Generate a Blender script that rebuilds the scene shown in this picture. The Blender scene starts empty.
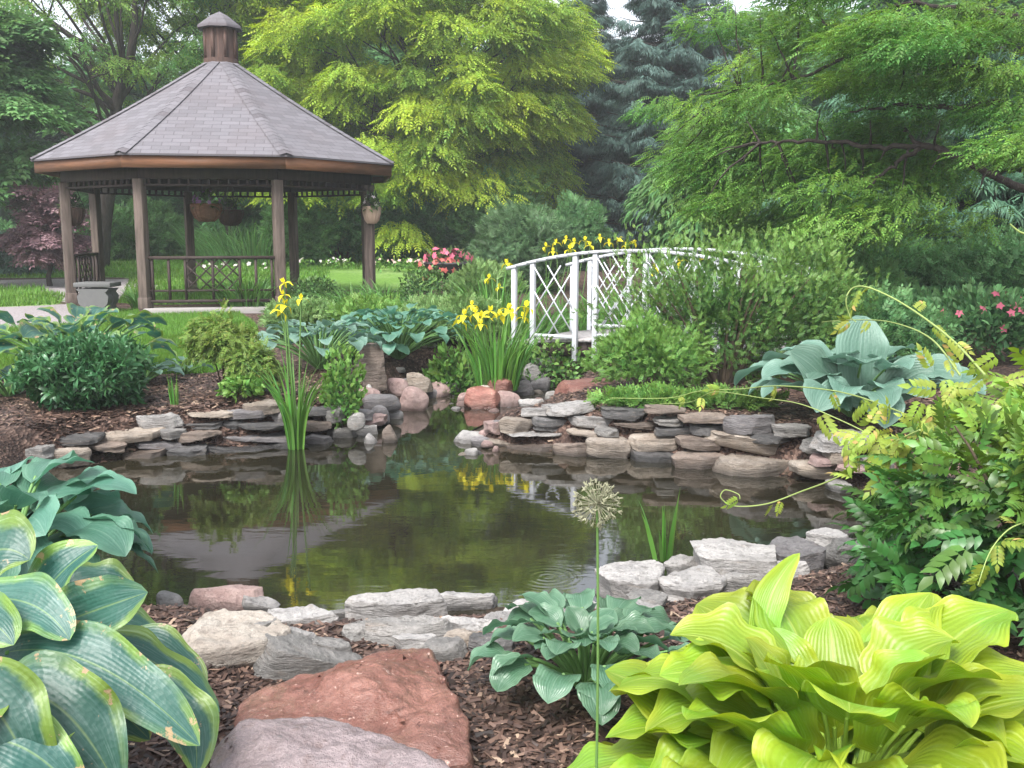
import bpy, math
import numpy as np
R = math.radians
SC = bpy.context.scene
COL = SC.collection

# ------------------------------------------------------------------ camera, sky, sun, exposure
F_PX, HOR = 1000.0, 233.0
CAMZ = 1.6
TILT = math.atan((384 - HOR) / F_PX)
cam_d = bpy.data.cameras.new('camera'); cam = bpy.data.objects.new('camera', cam_d); COL.objects.link(cam)
cam.location = (0, 0, CAMZ); cam.rotation_euler = (math.pi / 2 - TILT, 0, 0)
cam_d.sensor_width = 36; cam_d.lens = F_PX / 1024 * 36; cam_d.clip_start = 0.05; cam_d.clip_end = 600
SC.camera = cam
SUN_EL, SUN_ROT = R(52), R(202)
world = bpy.data.worlds.new('World'); SC.world = world; world.use_nodes = True
wt = world.node_tree; wt.nodes.clear()
sky = wt.nodes.new('ShaderNodeTexSky'); sky.sky_type = 'NISHITA'; sky.sun_disc = False
sky.sun_elevation = SUN_EL; sky.sun_rotation = SUN_ROT; sky.air_density = 1.0; sky.dust_density = 3.0; sky.ozone_density = 1.0
hs = wt.nodes.new('ShaderNodeHueSaturation'); hs.inputs['Saturation'].default_value = 0.32
bg = wt.nodes.new('ShaderNodeBackground'); bg.inputs['Strength'].default_value = 0.15
wo = wt.nodes.new('ShaderNodeOutputWorld')
wt.links.new(sky.outputs[0], hs.inputs['Color']); wt.links.new(hs.outputs[0], bg.inputs[0]); wt.links.new(bg.outputs[0], wo.inputs[0])
sd = bpy.data.lights.new('sun', 'SUN'); sun = bpy.data.objects.new('sun', sd); COL.objects.link(sun)
sd.energy = 1.8; sd.angle = R(25); sd.color = (1.0, 0.97, 0.92)
sun.rotation_euler = (math.pi / 2 - SUN_EL, 0, math.pi - SUN_ROT)
SC.view_settings.view_transform = 'Standard'; SC.view_settings.look = 'None'
SC.view_settings.gamma = 1.0; SC.view_settings.exposure = 1.5
SC.cycles.max_bounces = 6; SC.cycles.diffuse_bounces = 3; SC.cycles.glossy_bounces = 3; SC.cycles.transmission_bounces = 3
SC.cycles.transparent_max_bounces = 6; SC.cycles.use_denoising = True; SC.cycles.caustics_reflective = False
SC.cycles.caustics_refractive = False; SC.cycles.volume_bounces = 1

# ------------------------------------------------------------------ small maths
rng = np.random.default_rng(11)
def nrm(v):
    v = np.asarray(v, float); return v / np.maximum(np.linalg.norm(v, axis=-1, keepdims=True), 1e-9)
def sstep(a, b, x):
    t = np.clip((np.asarray(x, float) - a) / (b - a), 0, 1); return t * t * (3 - 2 * t)
def _h(ix, iy, iz, seed):
    n = (ix.astype(np.int64) * 374761393 + iy.astype(np.int64) * 668265263 + iz.astype(np.int64) * 2147483647 + seed * 1274126177) & 0xffffffff
    n = ((n ^ (n >> 13)) * 1274126177) & 0xffffffff
    return ((n ^ (n >> 16)) & 0xffff) / 65535.0
def vnoise(P, seed=0):
    P = np.asarray(P, float); i = np.floor(P).astype(np.int64); f = P - i; f = f * f * (3 - 2 * f); out = 0
    for dx in (0, 1):
        for dy in (0, 1):
            for dz in (0, 1):
                w = (f[:, 0] if dx else 1 - f[:, 0]) * (f[:, 1] if dy else 1 - f[:, 1]) * (f[:, 2] if dz else 1 - f[:, 2])
                out = out + w * _h(i[:, 0] + dx, i[:, 1] + dy, i[:, 2] + dz, seed)
    return out * 2 - 1
_ct, _st = math.cos(TILT), math.sin(TILT)
def ray(px, py):
    x = (px - 512) / F_PX; u = (384 - py) / F_PX
    return np.array([x, _ct + u * _st, -_st + u * _ct])
def at(px, py, Y):
    r = ray(px, py); return np.array([0, 0, CAMZ]) + r * (Y / r[1])
def gz(px, py, z):
    r = ray(px, py); return np.array([0, 0, CAMZ]) + r * ((z - CAMZ) / r[2])

# ------------------------------------------------------------------ terrain height
WATER = -0.12
POND_PX = [(70, 474), (110, 464), (150, 460), (200, 457), (260, 453), (300, 448), (335, 437), (365, 433), (392, 428), (402, 412), (425, 400),
           (445, 389), (470, 385), (512, 379), (536, 366), (556, 354), (575, 349), (612, 350), (606, 366), (592, 378), (566, 386), (548, 398), (520, 409),
           (480, 420), (455, 433), (451, 441), (470, 448), (510, 453), (560, 458), (620, 461), (680, 467), (740, 475), (800, 484), (845, 493),
           (868, 510), (872, 530), (848, 548), (790, 563), (730, 577), (690, 586), (640, 592), (590, 599), (540, 603), (490, 606), (430, 608),
           (350, 610), (250, 613), (190, 612), (140, 606), (70, 575), (45, 530)]
POND = np.array([gz(x, y, WATER)[:2] for x, y in POND_PX])
def pip(x, y, poly):
    x = np.asarray(x); y = np.asarray(y); c = np.zeros(x.shape, bool); n = len(poly)
    for i in range(n):
        x0, y0 = poly[i]; x1, y1 = poly[(i + 1) % n]
        m = ((y0 > y) != (y1 > y)) & (x < (x1 - x0) * (y - y0) / (y1 - y0 + 1e-12) + x0); c ^= m
    return c
def pdist(x, y, poly):
    d = np.full(np.shape(x), 1e9); n = len(poly)
    for i in range(n):
        a = poly[i]; b = poly[(i + 1) % n]; ab = b - a
        t = np.clip(((x - a[0]) * ab[0] + (y - a[1]) * ab[1]) / (ab @ ab), 0, 1)
        d = np.minimum(d, np.hypot(x - a[0] - t * ab[0], y - a[1] - t * ab[1]))
    return d
ISL = gz(497, 392, -0.05)
SPIT = gz(528, 406, 0.0)
def base_h(x, y):
    x = np.asarray(x, float); y = np.asarray(y, float)
    z = 0.2 * sstep(4.6, 7.4, y) + 0.2 * sstep(8.5, 17, y) + np.clip(y - 20, 0, 18) * 0.042
    z = z - 0.17 * np.exp(-((x - SPIT[0]) / .55) ** 2 - ((y - SPIT[1]) / 1.3) ** 2)
    z = z + 0.12 * sstep(-0.85, -1.4, x) * (1 - sstep(4.0, 5.2, y))
    return z
def height(x, y):
    x = np.asarray(x, float); y = np.asarray(y, float); z = base_h(x, y)
    near = (np.abs(x) < 6) & (y > 1) & (y < 20)
    if near.any():
        xs, ys = x[near], y[near]; d = pdist(xs, ys, POND); ins = pip(xs, ys, POND)
        out = np.where(ins, WATER - 0.02 - np.minimum(0.55, 1.1 * d), WATER - 0.02 + (z[near] - WATER + 0.02) * sstep(0.16, 0.52, d))
        ri = np.hypot(xs - ISL[0], (ys - ISL[1]) * 0.8); out = np.maximum(out, np.where(ri < 0.75, -0.03 - 0.75 * ri, -9))
        z = z.copy(); z[near] = out
    lump = vnoise(np.stack([x * 1.3, y * 1.3, 0 * x], -1).reshape(-1, 3), 5).reshape(x.shape) * 0.025
    return z + lump * sstep(1.0, 3.0, np.abs(y))
def hz(x, y): return float(height(np.array([x]), np.array([y]))[0])
def gt(px, py):
    """the point of the ground seen at a pixel (pond ignored)"""
    r = ray(px, py); z = 0.2
    for _ in range(25):
        t = (z - CAMZ) / min(r[2], -0.004); p = r * t; z = 0.5 * z + 0.5 * float(base_h(p[0], p[1]))
    return np.array([p[0], p[1], z])
def on(px, Y):
    """point on the ground in the column of a pixel at a distance"""
    x = (px - 512) / F_PX * Y; return np.array([x, Y, hz(x, Y)])

# ------------------------------------------------------------------ scene tree helpers
def tag(o, label=None, cat=None, group=None, kind=None):
    if label: o['label'] = label
    if cat: o['category'] = cat
    if group: o['group'] = group
    if kind: o['kind'] = kind
    return o
def thing(name, label, cat, loc=(0, 0, 0), group=None):
    o = bpy.data.objects.new(name, None); COL.objects.link(o); o.location = [float(v) for v in loc]; o.empty_display_size = 0.2
    return tag(o, label, cat, group)
def root_loc(o):
    p = np.zeros(3)
    while o is not None:
        p += np.array(o.location); o = o.parent
    return p
class MB:
    """collects geometry; every vertex carries lf = (u, v, tint)"""
    def __init__(s): s.V, s.F, s.L, s.n = [], {}, [], 0
    def add(s, V, F, L=None):
        V = np.asarray(V, float).reshape(-1, 3); F = np.asarray(F, np.int64)
        s.V.append(V); s.F.setdefault(F.shape[1], []).append(F + s.n)
        s.L.append(np.zeros((len(V), 3)) if L is None else np.asarray(L, float).reshape(-1, 3)); s.n += len(V); return s
    def box(s, c, size, ax=None, L=None):
        ax = np.eye(3) if ax is None else np.asarray(ax); h = np.asarray(size) / 2
        P = np.array([[i, j, k] for i in (-1, 1) for j in (-1, 1) for k in (-1, 1)], float) * h
        return s.add(np.asarray(c) + P @ ax, BOXF)
    def bar(s, a, b, w, t, up=(0, 0, 1)):
        a, b = np.asarray(a, float), np.asarray(b, float); d = nrm(b - a); sd = np.cross(d, up)
        if np.linalg.norm(sd) < 1e-6: sd = np.array([1.0, 0, 0])
        sd = nrm(sd); u = np.cross(sd, d)
        return s.box((a + b) / 2, (np.linalg.norm(b - a), w, t), [d, sd, u])
    def tube(s, P, rad, k=6, cap=True):
        P = np.asarray(P, float); n = len(P); rad = np.broadcast_to(np.asarray(rad, float), (n,))
        T = nrm(np.gradient(P, axis=0)); ref = np.array([0.31, 0.17, 0.93]) if abs(T[0, 2]) < 0.8 else np.array([0.95, 0.2, 0.1])
        A = nrm(np.cross(T, ref)); B = np.cross(T, A); a = np.linspace(0, 2 * np.pi, k, endpoint=False)
        V = P[:, None] + rad[:, None, None] * (np.cos(a)[None, :, None] * A[:, None] + np.sin(a)[None, :, None] * B[:, None])
        i = np.arange(n - 1)[:, None] * k; j = np.arange(k)[None]
        Fq = np.stack([i + j, i + (j + 1) % k, i + k + (j + 1) % k, i + k + j], -1).reshape(-1, 4)
        u = np.repeat(np.linspace(0, 1, n), k); s.add(V.reshape(-1, 3), Fq, np.stack([u, 0 * u, 0 * u], -1))
        if cap:
            s.add(np.vstack([V[-1], P[-1] + T[-1] * rad[-1] * 0.5]), [[j, (j + 1) % k, k] for j in range(k)])
            s.add(np.vstack([V[0], P[0] - T[0] * rad[0] * 0.3]), [[(j + 1) % k, j, k] for j in range(k)])
        return s
    def lathe(s, prof, c=(0, 0, 0), k=20):
        prof = np.asarray(prof, float); a = np.linspace(0, 2 * np.pi, k, endpoint=False); n = len(prof)
        V = np.stack([prof[:, :1] * np.cos(a), prof[:, :1] * np.sin(a), np.repeat(prof[:, 1:], k, 1)], -1) + np.asarray(c)
        i = np.arange(n - 1)[:, None] * k; j = np.arange(k)[None]
        return s.add(V.reshape(-1, 3), np.stack([i + j, i + (j + 1) % k, i + k + (j + 1) % k, i + k + j], -1).reshape(-1, 4))
    def prism(s, poly, z0, z1):
        n = len(poly); P = np.asarray(poly, float)
        V = np.vstack([np.c_[P, np.full(n, z0)], np.c_[P, np.full(n, z1)]])
        s.add(V, [[i, (i + 1) % n, n + (i + 1) % n, n + i] for i in range(n)])
        s.add(np.c_[P, np.full(n, z1)], [list(range(n))]); s.add(np.c_[P, np.full(n, z0)], [list(range(n))[::-1]]); return s
    def build(s, name, mat, parent=None, smooth=False, sharp=None, loc=None, bevel=0):
        V = np.vstack(s.V); L = np.vstack(s.L)
        off = root_loc(parent) if parent is not None else (np.asarray(loc, float) if loc is not None else np.zeros(3))
        me = bpy.data.meshes.new(name); me.vertices.add(len(V)); me.vertices.foreach_set('co', (V - off).astype(np.float32).ravel())
        loops, starts, st = [], [], 0
        for k, fs in s.F.items():
            f = np.vstack(fs); loops.append(f.ravel()); starts.append(st + np.arange(len(f)) * k); st += f.size
        lp = np.concatenate(loops).astype(np.int32); ss = np.concatenate(starts).astype(np.int32)
        me.loops.add(len(lp)); me.loops.foreach_set('vertex_index', lp)
        me.polygons.add(len(ss)); me.polygons.foreach_set('loop_start', ss)
        me.update(calc_edges=True)
        if smooth: me.polygons.foreach_set('use_smooth', np.ones(len(ss), bool))
        at_ = me.attributes.new('lf', 'FLOAT_VECTOR', 'POINT'); at_.data.foreach_set('vector', L.astype(np.float32).ravel())
        if smooth and sharp: me.set_sharp_from_angle(angle=R(sharp))
        me.validate()
        for m in (mat if isinstance(mat, (list, tuple)) else [mat]): me.materials.append(m)
        o = bpy.data.objects.new(name, me); COL.objects.link(o)
        if parent is not None: o.parent = parent
        elif loc is not None: o.location = [float(v) for v in loc]
        if bevel:
            b = o.modifiers.new('bevel', 'BEVEL'); b.width = bevel; b.segments = 2; b.limit_method = 'ANGLE'
        return o
BOXF = [[0, 1, 3, 2], [4, 6, 7, 5], [0, 4, 5, 1], [2, 3, 7, 6], [0, 2, 6, 4], [1, 5, 7, 3]]
def copy_tree(o, parent=None):
    c = o.copy(); COL.objects.link(c)
    if parent is not None: c.parent = parent
    for ch in list(o.children): copy_tree(ch, c)
    return c

# ------------------------------------------------------------------ materials
class G:
    def __init__(s, name):
        s.m = bpy.data.materials.new(name); s.m.use_nodes = True; s.t = s.m.node_tree; s.t.nodes.clear()
        s.out = s.t.nodes.new('ShaderNodeOutputMaterial')
    def n(s, ty, **kw):
        nd = s.t.nodes.new(ty)
        for k, v in kw.items(): setattr(nd, k, v)
        return nd
    def put(s, sock, v):
        if isinstance(v, bpy.types.NodeSocket): s.t.links.new(v, sock)
        elif isinstance(v, (tuple, list)) and len(v) == 3 and sock.type == 'RGBA': sock.default_value = (*v, 1)
        else: sock.default_value = v
    def math(s, op, a, b=0.0, clamp=False):
        nd = s.n('ShaderNodeMath', operation=op, use_clamp=clamp); s.put(nd.inputs[0], a); s.put(nd.inputs[1], b); return nd.outputs[0]
    def mix(s, f, a, b, bt='MIX'):
        nd = s.n('ShaderNodeMix', data_type='RGBA', blend_type=bt); s.put(nd.inputs[0], f); s.put(nd.inputs[6], a); s.put(nd.inputs[7], b); return nd.outputs[2]
    def ramp(s, f, stops, interp='LINEAR'):
        nd = s.n('ShaderNodeValToRGB'); nd.color_ramp.interpolation = interp; el = nd.color_ramp.elements
        while len(el) < len(stops): el.new(0.5)
        for e, (p, c) in zip(el, stops):
            e.position = p; e.color = (*c, 1) if isinstance(c, (tuple, list)) else (c, c, c, 1)
        s.put(nd.inputs[0], f); return nd.outputs[0]
    def smooth(s, v, a, b):
        nd = s.n('ShaderNodeMapRange', interpolation_type='SMOOTHSTEP'); s.put(nd.inputs[0], v); nd.inputs[1].default_value = a; nd.inputs[2].default_value = b
        return nd.outputs[0]
    def noise(s, scale, detail=4, rough=0.55, vec=None, dist=0.0):
        nd = s.n('ShaderNodeTexNoise'); nd.inputs['Scale'].default_value = scale; nd.inputs['Detail'].default_value = detail
        nd.inputs['Roughness'].default_value = rough; nd.inputs['Distortion'].default_value = dist
        s.put(nd.inputs['Vector'], vec if vec is not None else s.obj()); return nd.outputs[0]
    def obj(s):
        if not hasattr(s, '_tc'): s._tc = s.n('ShaderNodeTexCoord')
        return s._tc.outputs['Object']
    def pos(s):
        if not hasattr(s, '_ge'): s._ge = s.n('ShaderNodeNewGeometry')
        return s._ge.outputs['Position']
    def island(s):
        s.pos(); return s._ge.outputs['Random Per Island']
    def orand(s): return s.n('ShaderNodeObjectInfo').outputs['Random']
    def lf(s):
        if not hasattr(s, '_lf'):
            a = s.n('ShaderNodeAttribute', attribute_name='lf'); s._lv = a.outputs['Vector']
            x = s.n('ShaderNodeSeparateXYZ'); s.t.links.new(a.outputs['Vector'], x.inputs[0]); s._lf = x.outputs
        return s._lf
    def attr(s, nm): return s.n('ShaderNodeAttribute', attribute_name=nm).outputs['Fac']
    def hsv(s, c, h=0.5, sa=1.0, v=1.0):
        nd = s.n('ShaderNodeHueSaturation'); s.put(nd.inputs['Color'], c); s.put(nd.inputs['Hue'], h); s.put(nd.inputs['Saturation'], sa); s.put(nd.inputs['Value'], v)
        return nd.outputs[0]
    def bump(s, h, strength, dist=0.01):
        nd = s.n('ShaderNodeBump'); nd.inputs['Strength'].default_value = strength; nd.inputs['Distance'].default_value = dist; s.put(nd.inputs['Height'], h)
        return nd.outputs[0]
    def done(s, col, rough=0.7, bump=None, spec=0.4, metal=0.0, trans=0.0, tcol=None, coat=0.0):
        p = s.n('ShaderNodeBsdfPrincipled'); s.put(p.inputs['Base Color'], col); s.put(p.inputs['Roughness'], rough)
        p.inputs['Specular IOR Level'].default_value = spec; p.inputs['Metallic'].default_value = metal
        if bump is not None: s.t.links.new(bump, p.inputs['Normal'])
        sh = p.outputs[0]
        if trans:
            tr = s.n('ShaderNodeBsdfTranslucent'); s.put(tr.inputs[0], tcol if tcol is not None else col)
            mx = s.n('ShaderNodeMixShader'); mx.inputs[0].default_value = trans; s.t.links.new(sh, mx.inputs[1]); s.t.links.new(tr.outputs[0], mx.inputs[2]); sh = mx.outputs[0]
        s.t.links.new(sh, s.out.inputs[0]); return s.m

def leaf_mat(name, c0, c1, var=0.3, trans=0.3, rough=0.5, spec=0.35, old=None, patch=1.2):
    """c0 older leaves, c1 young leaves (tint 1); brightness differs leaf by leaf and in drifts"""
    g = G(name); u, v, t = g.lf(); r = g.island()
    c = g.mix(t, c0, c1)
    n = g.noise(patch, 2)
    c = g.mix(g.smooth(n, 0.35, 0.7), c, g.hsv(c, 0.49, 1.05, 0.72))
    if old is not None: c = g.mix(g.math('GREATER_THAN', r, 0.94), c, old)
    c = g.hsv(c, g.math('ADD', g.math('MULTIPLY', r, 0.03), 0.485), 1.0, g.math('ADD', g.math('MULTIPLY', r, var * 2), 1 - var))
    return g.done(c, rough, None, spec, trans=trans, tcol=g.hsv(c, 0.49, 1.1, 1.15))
def hosta_mat(name, mid, edge, m0, m1, nv=7, brown=False, wavy=0.2, rough=0.4, bstr=0.5, pale=None, vcol=0.12, bloom=0.3, pk_=0.7, rib=0.4):
    g = G(name); u, v, t = g.lf(); av = g.math('ABSOLUTE', v); r = g.island()
    nz = g.noise(6, 5, 0.68)
    ee = g.math('ADD', g.math('ADD', av, g.math('MULTIPLY', g.math('SUBTRACT', nz, 0.5), wavy * 2)), g.math('MULTIPLY', g.math('MAXIMUM', g.math('SUBTRACT', u, 0.8), 0), 1.6))
    strk = g.noise(3.0, 3, 0.6)
    c = g.mix(g.smooth(ee, m0, m1), mid, edge)
    if pale is not None: c = g.mix(g.smooth(g.noise(4, 3), 0.42, 0.7), c, pale)
    cv = g.n('ShaderNodeCombineXYZ'); g.put(cv.inputs[0], g.math('MULTIPLY', u, 2.2)); g.put(cv.inputs[1], g.math('MULTIPLY', v, 9.0)); g.put(cv.inputs[2], g.math('MULTIPLY', r, 40.0))
    sn = g.noise(1.3, 5, 0.65, cv.outputs[0], 0.5)
    c = g.mix(g.math('MULTIPLY', g.smooth(sn, 0.5, 0.72), bloom), c, g.hsv(c, 0.51, 0.62, 1.9)); c = g.mix(g.math('MULTIPLY', g.smooth(sn, 0.48, 0.3), bloom * 0.9), c, g.hsv(c, 0.49, 1.1, 0.62))
    c = g.mix(g.math('MULTIPLY', g.smooth(av, 0.05, 0.0), 0.5), c, g.hsv(edge, 0.5, 0.8, 1.3))
    wv = g.math('SINE', g.math('MULTIPLY', av, nv * 2 * math.pi))
    c = g.mix(g.math('MULTIPLY', g.smooth(wv, 0.2, 1.0), vcol), c, g.hsv(c, 0.5, 1.0, 0.6))
    if brown:
        b = g.smooth(g.math('ADD', g.noise(14, 5, 0.7), g.math('MULTIPLY', ee, 0.10)), 0.665, 0.72)
        c = g.mix(b, c, (0.42, 0.30, 0.17)); b2 = g.smooth(g.noise(17, 4, 0.6), 0.74, 0.77); c = g.mix(b2, c, (0.10, 0.05, 0.03))
    c = g.hsv(c, g.math('ADD', g.math('MULTIPLY', r, 0.02), 0.49), 1.0, g.math('ADD', g.math('MULTIPLY', r, 0.4), 0.8))
    pk = g.n('ShaderNodeTexVoronoi'); pk.inputs['Scale'].default_value = 70; g.put(pk.inputs['Vector'], g.obj())
    hgt = g.math('ADD', g.math('MULTIPLY', wv, rib), g.math('MULTIPLY', pk.outputs['Distance'], pk_))
    return g.done(c, rough, g.bump(hgt, bstr, 0.006), 0.55, trans=0.30, tcol=g.hsv(c, 0.49, 1.15, 1.2))
def rock_mat(name, a, b, stain, rough=0.55, scale=6, layer=0.0, fleck=None):
    g = G(name); o = g.obj(); rr = g.orand()
    mp = g.n('ShaderNodeMapping'); g.put(mp.inputs[0], o); mp.inputs['Scale'].default_value = (1, 1, 1 + layer * 6)
    n1 = g.noise(scale, 6, 0.62, mp.outputs[0], 0.4); n2 = g.noise(scale * 4, 5, 0.7, mp.outputs[0]); n3 = g.noise(scale * 0.5, 3, 0.5)
    c = g.mix(g.smooth(n1, 0.35, 0.65), a, b); c = g.mix(g.math('MULTIPLY', g.smooth(n2, 0.50, 0.70), 0.8), c, stain)
    c = g.mix(g.math('MULTIPLY', g.smooth(n3, 0.5, 0.68), 0.45), c, g.hsv(stain, 0.5, 0.8, 1.3))
    c = g.mix(g.math('MULTIPLY', g.smooth(g.noise(scale * 0.8, 4, 0.65, mp.outputs[0], 1.0), 0.54, 0.68), 0.38), c, (.21, .145, .095))
    if fleck is not None: c = g.mix(g.math('MULTIPLY', g.smooth(g.noise(scale * 9, 3, 0.7), 0.62, 0.70), 0.7), c, fleck)
    pz = g.n('ShaderNodeSeparateXYZ'); g.put(pz.inputs[0], g.pos())
    wet = g.smooth(pz.outputs[2], WATER + 0.07, WATER + 0.01)
    c = g.mix(wet, c, g.hsv(c, 0.5, 1.1, 0.42))
    c = g.hsv(c, 0.5, 1.0, g.math('ADD', g.math('MULTIPLY', rr, 0.5), 0.75))
    ro = g.math('SUBTRACT', g.math('ADD', rough, g.math('MULTIPLY', n2, 0.2)), g.math('MULTIPLY', wet, 0.3))
    n4 = g.noise(scale * 16, 4, 0.75); c = g.hsv(c, 0.5, 1.0, g.math('ADD', g.math('MULTIPLY', n4, 0.9), 0.52))
    h = g.math('ADD', g.math('ADD', g.math('MULTIPLY', n1, 1.0), g.math('MULTIPLY', n2, 0.5)), g.math('MULTIPLY', n4, 0.22))
    return g.done(c, ro, g.bump(h, 0.95, 0.03), 0.5)
def wood_mat(name, a, b, rough=0.75, stretch=(14, 14, 1.2)):
    g = G(name); mp = g.n('ShaderNodeMapping'); g.put(mp.inputs[0], g.obj()); mp.inputs['Scale'].default_value = stretch
    n1 = g.noise(1.6, 5, 0.65, mp.outputs[0], 0.6); n2 = g.noise(1.3, 3)
    c = g.mix(g.smooth(n1, 0.3, 0.7), a, b); c = g.mix(g.math('MULTIPLY', g.smooth(n2, 0.4, 0.7), 0.4), c, g.hsv(b, 0.5, 0.8, 0.7))
    return g.done(c, rough, g.bump(n1, 0.35, 0.01), 0.3)
def plain_mat(name, c, rough=0.6, nscale=8, amt=0.25, spec=0.4, metal=0.0, bstr=0.15, trans=0.0):
    g = G(name); n = g.noise(nscale, 4); c2 = g.mix(g.math('MULTIPLY', n, amt * 1.6), c, g.hsv(c, 0.5, 0.9, 0.6))
    return g.done(c2, rough, g.bump(n, bstr, 0.01), spec, metal, trans=trans)
def bark_mat(name, a, b):
    g = G(name); mp = g.n('ShaderNodeMapping'); g.put(mp.inputs[0], g.obj()); mp.inputs['Scale'].default_value = (9, 9, 2)
    n = g.noise(2, 6, 0.7, mp.outputs[0], 0.5); return g.done(g.mix(g.smooth(n, 0.3, 0.7), a, b), 0.9, g.bump(n, 0.8, 0.03), 0.2)

# ------------------------------------------------------------------ leaf templates (length along x, normal z)
def leaf_t(w=0.22, fold=0.05, droop=0.12):
    V = np.array([[0, 0, 0], [.38, 0, .02], [.74, 0, -.02], [1, 0, -droop], [.34, w, fold], [.7, w * .72, fold * .4], [.34, -w, fold], [.7, -w * .72, fold * .4]])
    Fc = np.array([[0, 1, 4], [1, 2, 5], [1, 5, 4], [2, 3, 5], [0, 6, 1], [1, 7, 2], [1, 6, 7], [2, 7, 3]])
    L = np.c_[V[:, 0], np.sign(V[:, 1]), np.zeros(8)]
    return V, Fc, L
def small_t(w=0.28, droop=0.1):
    V = np.array([[0, 0, 0], [.45, w, .04], [1, 0, -droop], [.45, -w, .04]]); return V, np.array([[0, 1, 2, 3]])[:, ::-1], np.c_[V[:, 0], V[:, 1] / w, np.zeros(4)]
def join_t(parts):
    V, Fs, L, n = [], [], [], 0
    for (v, f, l) in parts: V.append(v); Fs.append(f + n); L.append(l); n += len(v)
    return np.vstack(V), np.vstack(Fs), np.vstack(L)
def place_t(T, p, ang, s, tilt=0.0):
    v, f, l = T; c, si = math.cos(ang), math.sin(ang); v = v * s
    v = np.c_[v[:, 0] * c - v[:, 1] * si, v[:, 0] * si + v[:, 1] * c, v[:, 2] - tilt * s * v[:, 0] / max(s, 1e-6)]
    return v + np.asarray(p), f, l
def pinnate_t(n, leaf, ls, sag=0.25, a0=1.1, first=0.18):
    ps = []
    for i in range(n):
        x = first + (0.95 - first) * i / n; z = -sag * x * x; k = 1.0 - 0.3 * abs(i / n - 0.4)
        for sgn in (1, -1): ps.append(place_t(leaf, (x, 0, z), sgn * (a0 - 0.3 * i / n), ls * k, 0.25))
    ps.append(place_t(leaf, (0.95, 0, -sag * 0.9), 0, ls, 0.4)); return join_t(ps)
def whorl_t(n, leaf, lift=0.3):
    ps = []
    for i in range(n):
        a = 2 * math.pi * i / n; v, f, l = leaf; v = np.c_[v[:, 0] * math.cos(lift), v[:, 1], v[:, 0] * math.sin(lift) + v[:, 2]]
        ps.append(place_t((v, f, l), (0, 0, 0), a, 1.0))
    return join_t(ps)
def scatter(mb, T, pos, X, Z, s, tint):
    v, f, l = T; X = nrm(X); Y = nrm(np.cross(Z, X)); Z = np.cross(X, Y); n = len(pos); s = np.broadcast_to(np.asarray(s, float), (n,))[:, None, None]
    V = pos[:, None] + s * (v[None, :, :1] * X[:, None] + v[None, :, 1:2] * Y[:, None] + v[None, :, 2:] * Z[:, None])
    Fc = f[None] + (np.arange(n) * len(v))[:, None, None]
    L = np.repeat(l[None], n, 0).copy(); L[:, :, 2] = np.asarray(tint)[:, None]
    mb.add(V.reshape(-1, 3), Fc.reshape(-1, f.shape[1]), L.reshape(-1, 3))
def sphere_dirs(n, r): return nrm(r.normal(size=(n, 3)))
T_SMALL = small_t(); T_NARROW = small_t(0.14, 0.15); T_LEAF = leaf_t(); T_LANCE = leaf_t(0.12, 0.03, 0.25); T_OVAL = leaf_t(0.30, 0.05, 0.15)
T_FROND = pinnate_t(4, small_t(0.22), 0.34, 0.35)
T_WIST = pinnate_t(5, leaf_t(0.25, 0.05, 0.2), 0.37, 0.22, 1.05, 0.22)
T_WHORL = whorl_t(5, leaf_t(0.13, 0.03, 0.3), 0.35)
T_SPRIG = join_t([place_t(T_SMALL, (0.25 * i, 0, -0.03 * i * i), s * 0.8, 0.42, 0.1) for i in range(4) for s in (1, -1)] + [place_t(T_SMALL, (.95, 0, -.2), 0, .4)])
T_NEEDLE = join_t([place_t(small_t(0.10, 0.3), (0.22 * i, 0, -0.05 * i), s * 0.75, 0.5, 0.35) for i in range(4) for s in (1, -1)] + [place_t(small_t(.1), (.8, 0, -.2), 0, .4, .3)])

# ------------------------------------------------------------------ stones
_lat = {}
def lattice(nx, ny, nz):
    k = (nx, ny, nz)
    if k in _lat: return _lat[k]
    idx, P, Fc = {}, [], []
    def vid(i, j, q):
        t = (i, j, q)
        if t not in idx: idx[t] = len(P); P.append((2 * i / nx - 1, 2 * j / ny - 1, 2 * q / nz - 1))
        return idx[t]
    for q, flip in ((0, 1), (nz, 0)):
        for i in range(nx):
            for j in range(ny):
                f = [vid(i, j, q), vid(i + 1, j, q), vid(i + 1, j + 1, q), vid(i, j + 1, q)]; Fc.append(f[::-1] if flip else f)
    for j, flip in ((0, 0), (ny, 1)):
        for i in range(nx):
            for q in range(nz):
                f = [vid(i, j, q), vid(i + 1, j, q), vid(i + 1, j, q + 1), vid(i, j, q + 1)]; Fc.append(f[::-1] if flip else f)
    for i, flip in ((0, 1), (nx, 0)):
        for j in range(ny):
            for q in range(nz):
                f = [vid(i, j, q), vid(i, j + 1, q), vid(i, j + 1, q + 1), vid(i, j, q + 1)]; Fc.append(f[::-1] if flip else f)
    _lat[k] = (np.array(P), np.array(Fc)); return _lat[k]
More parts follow.
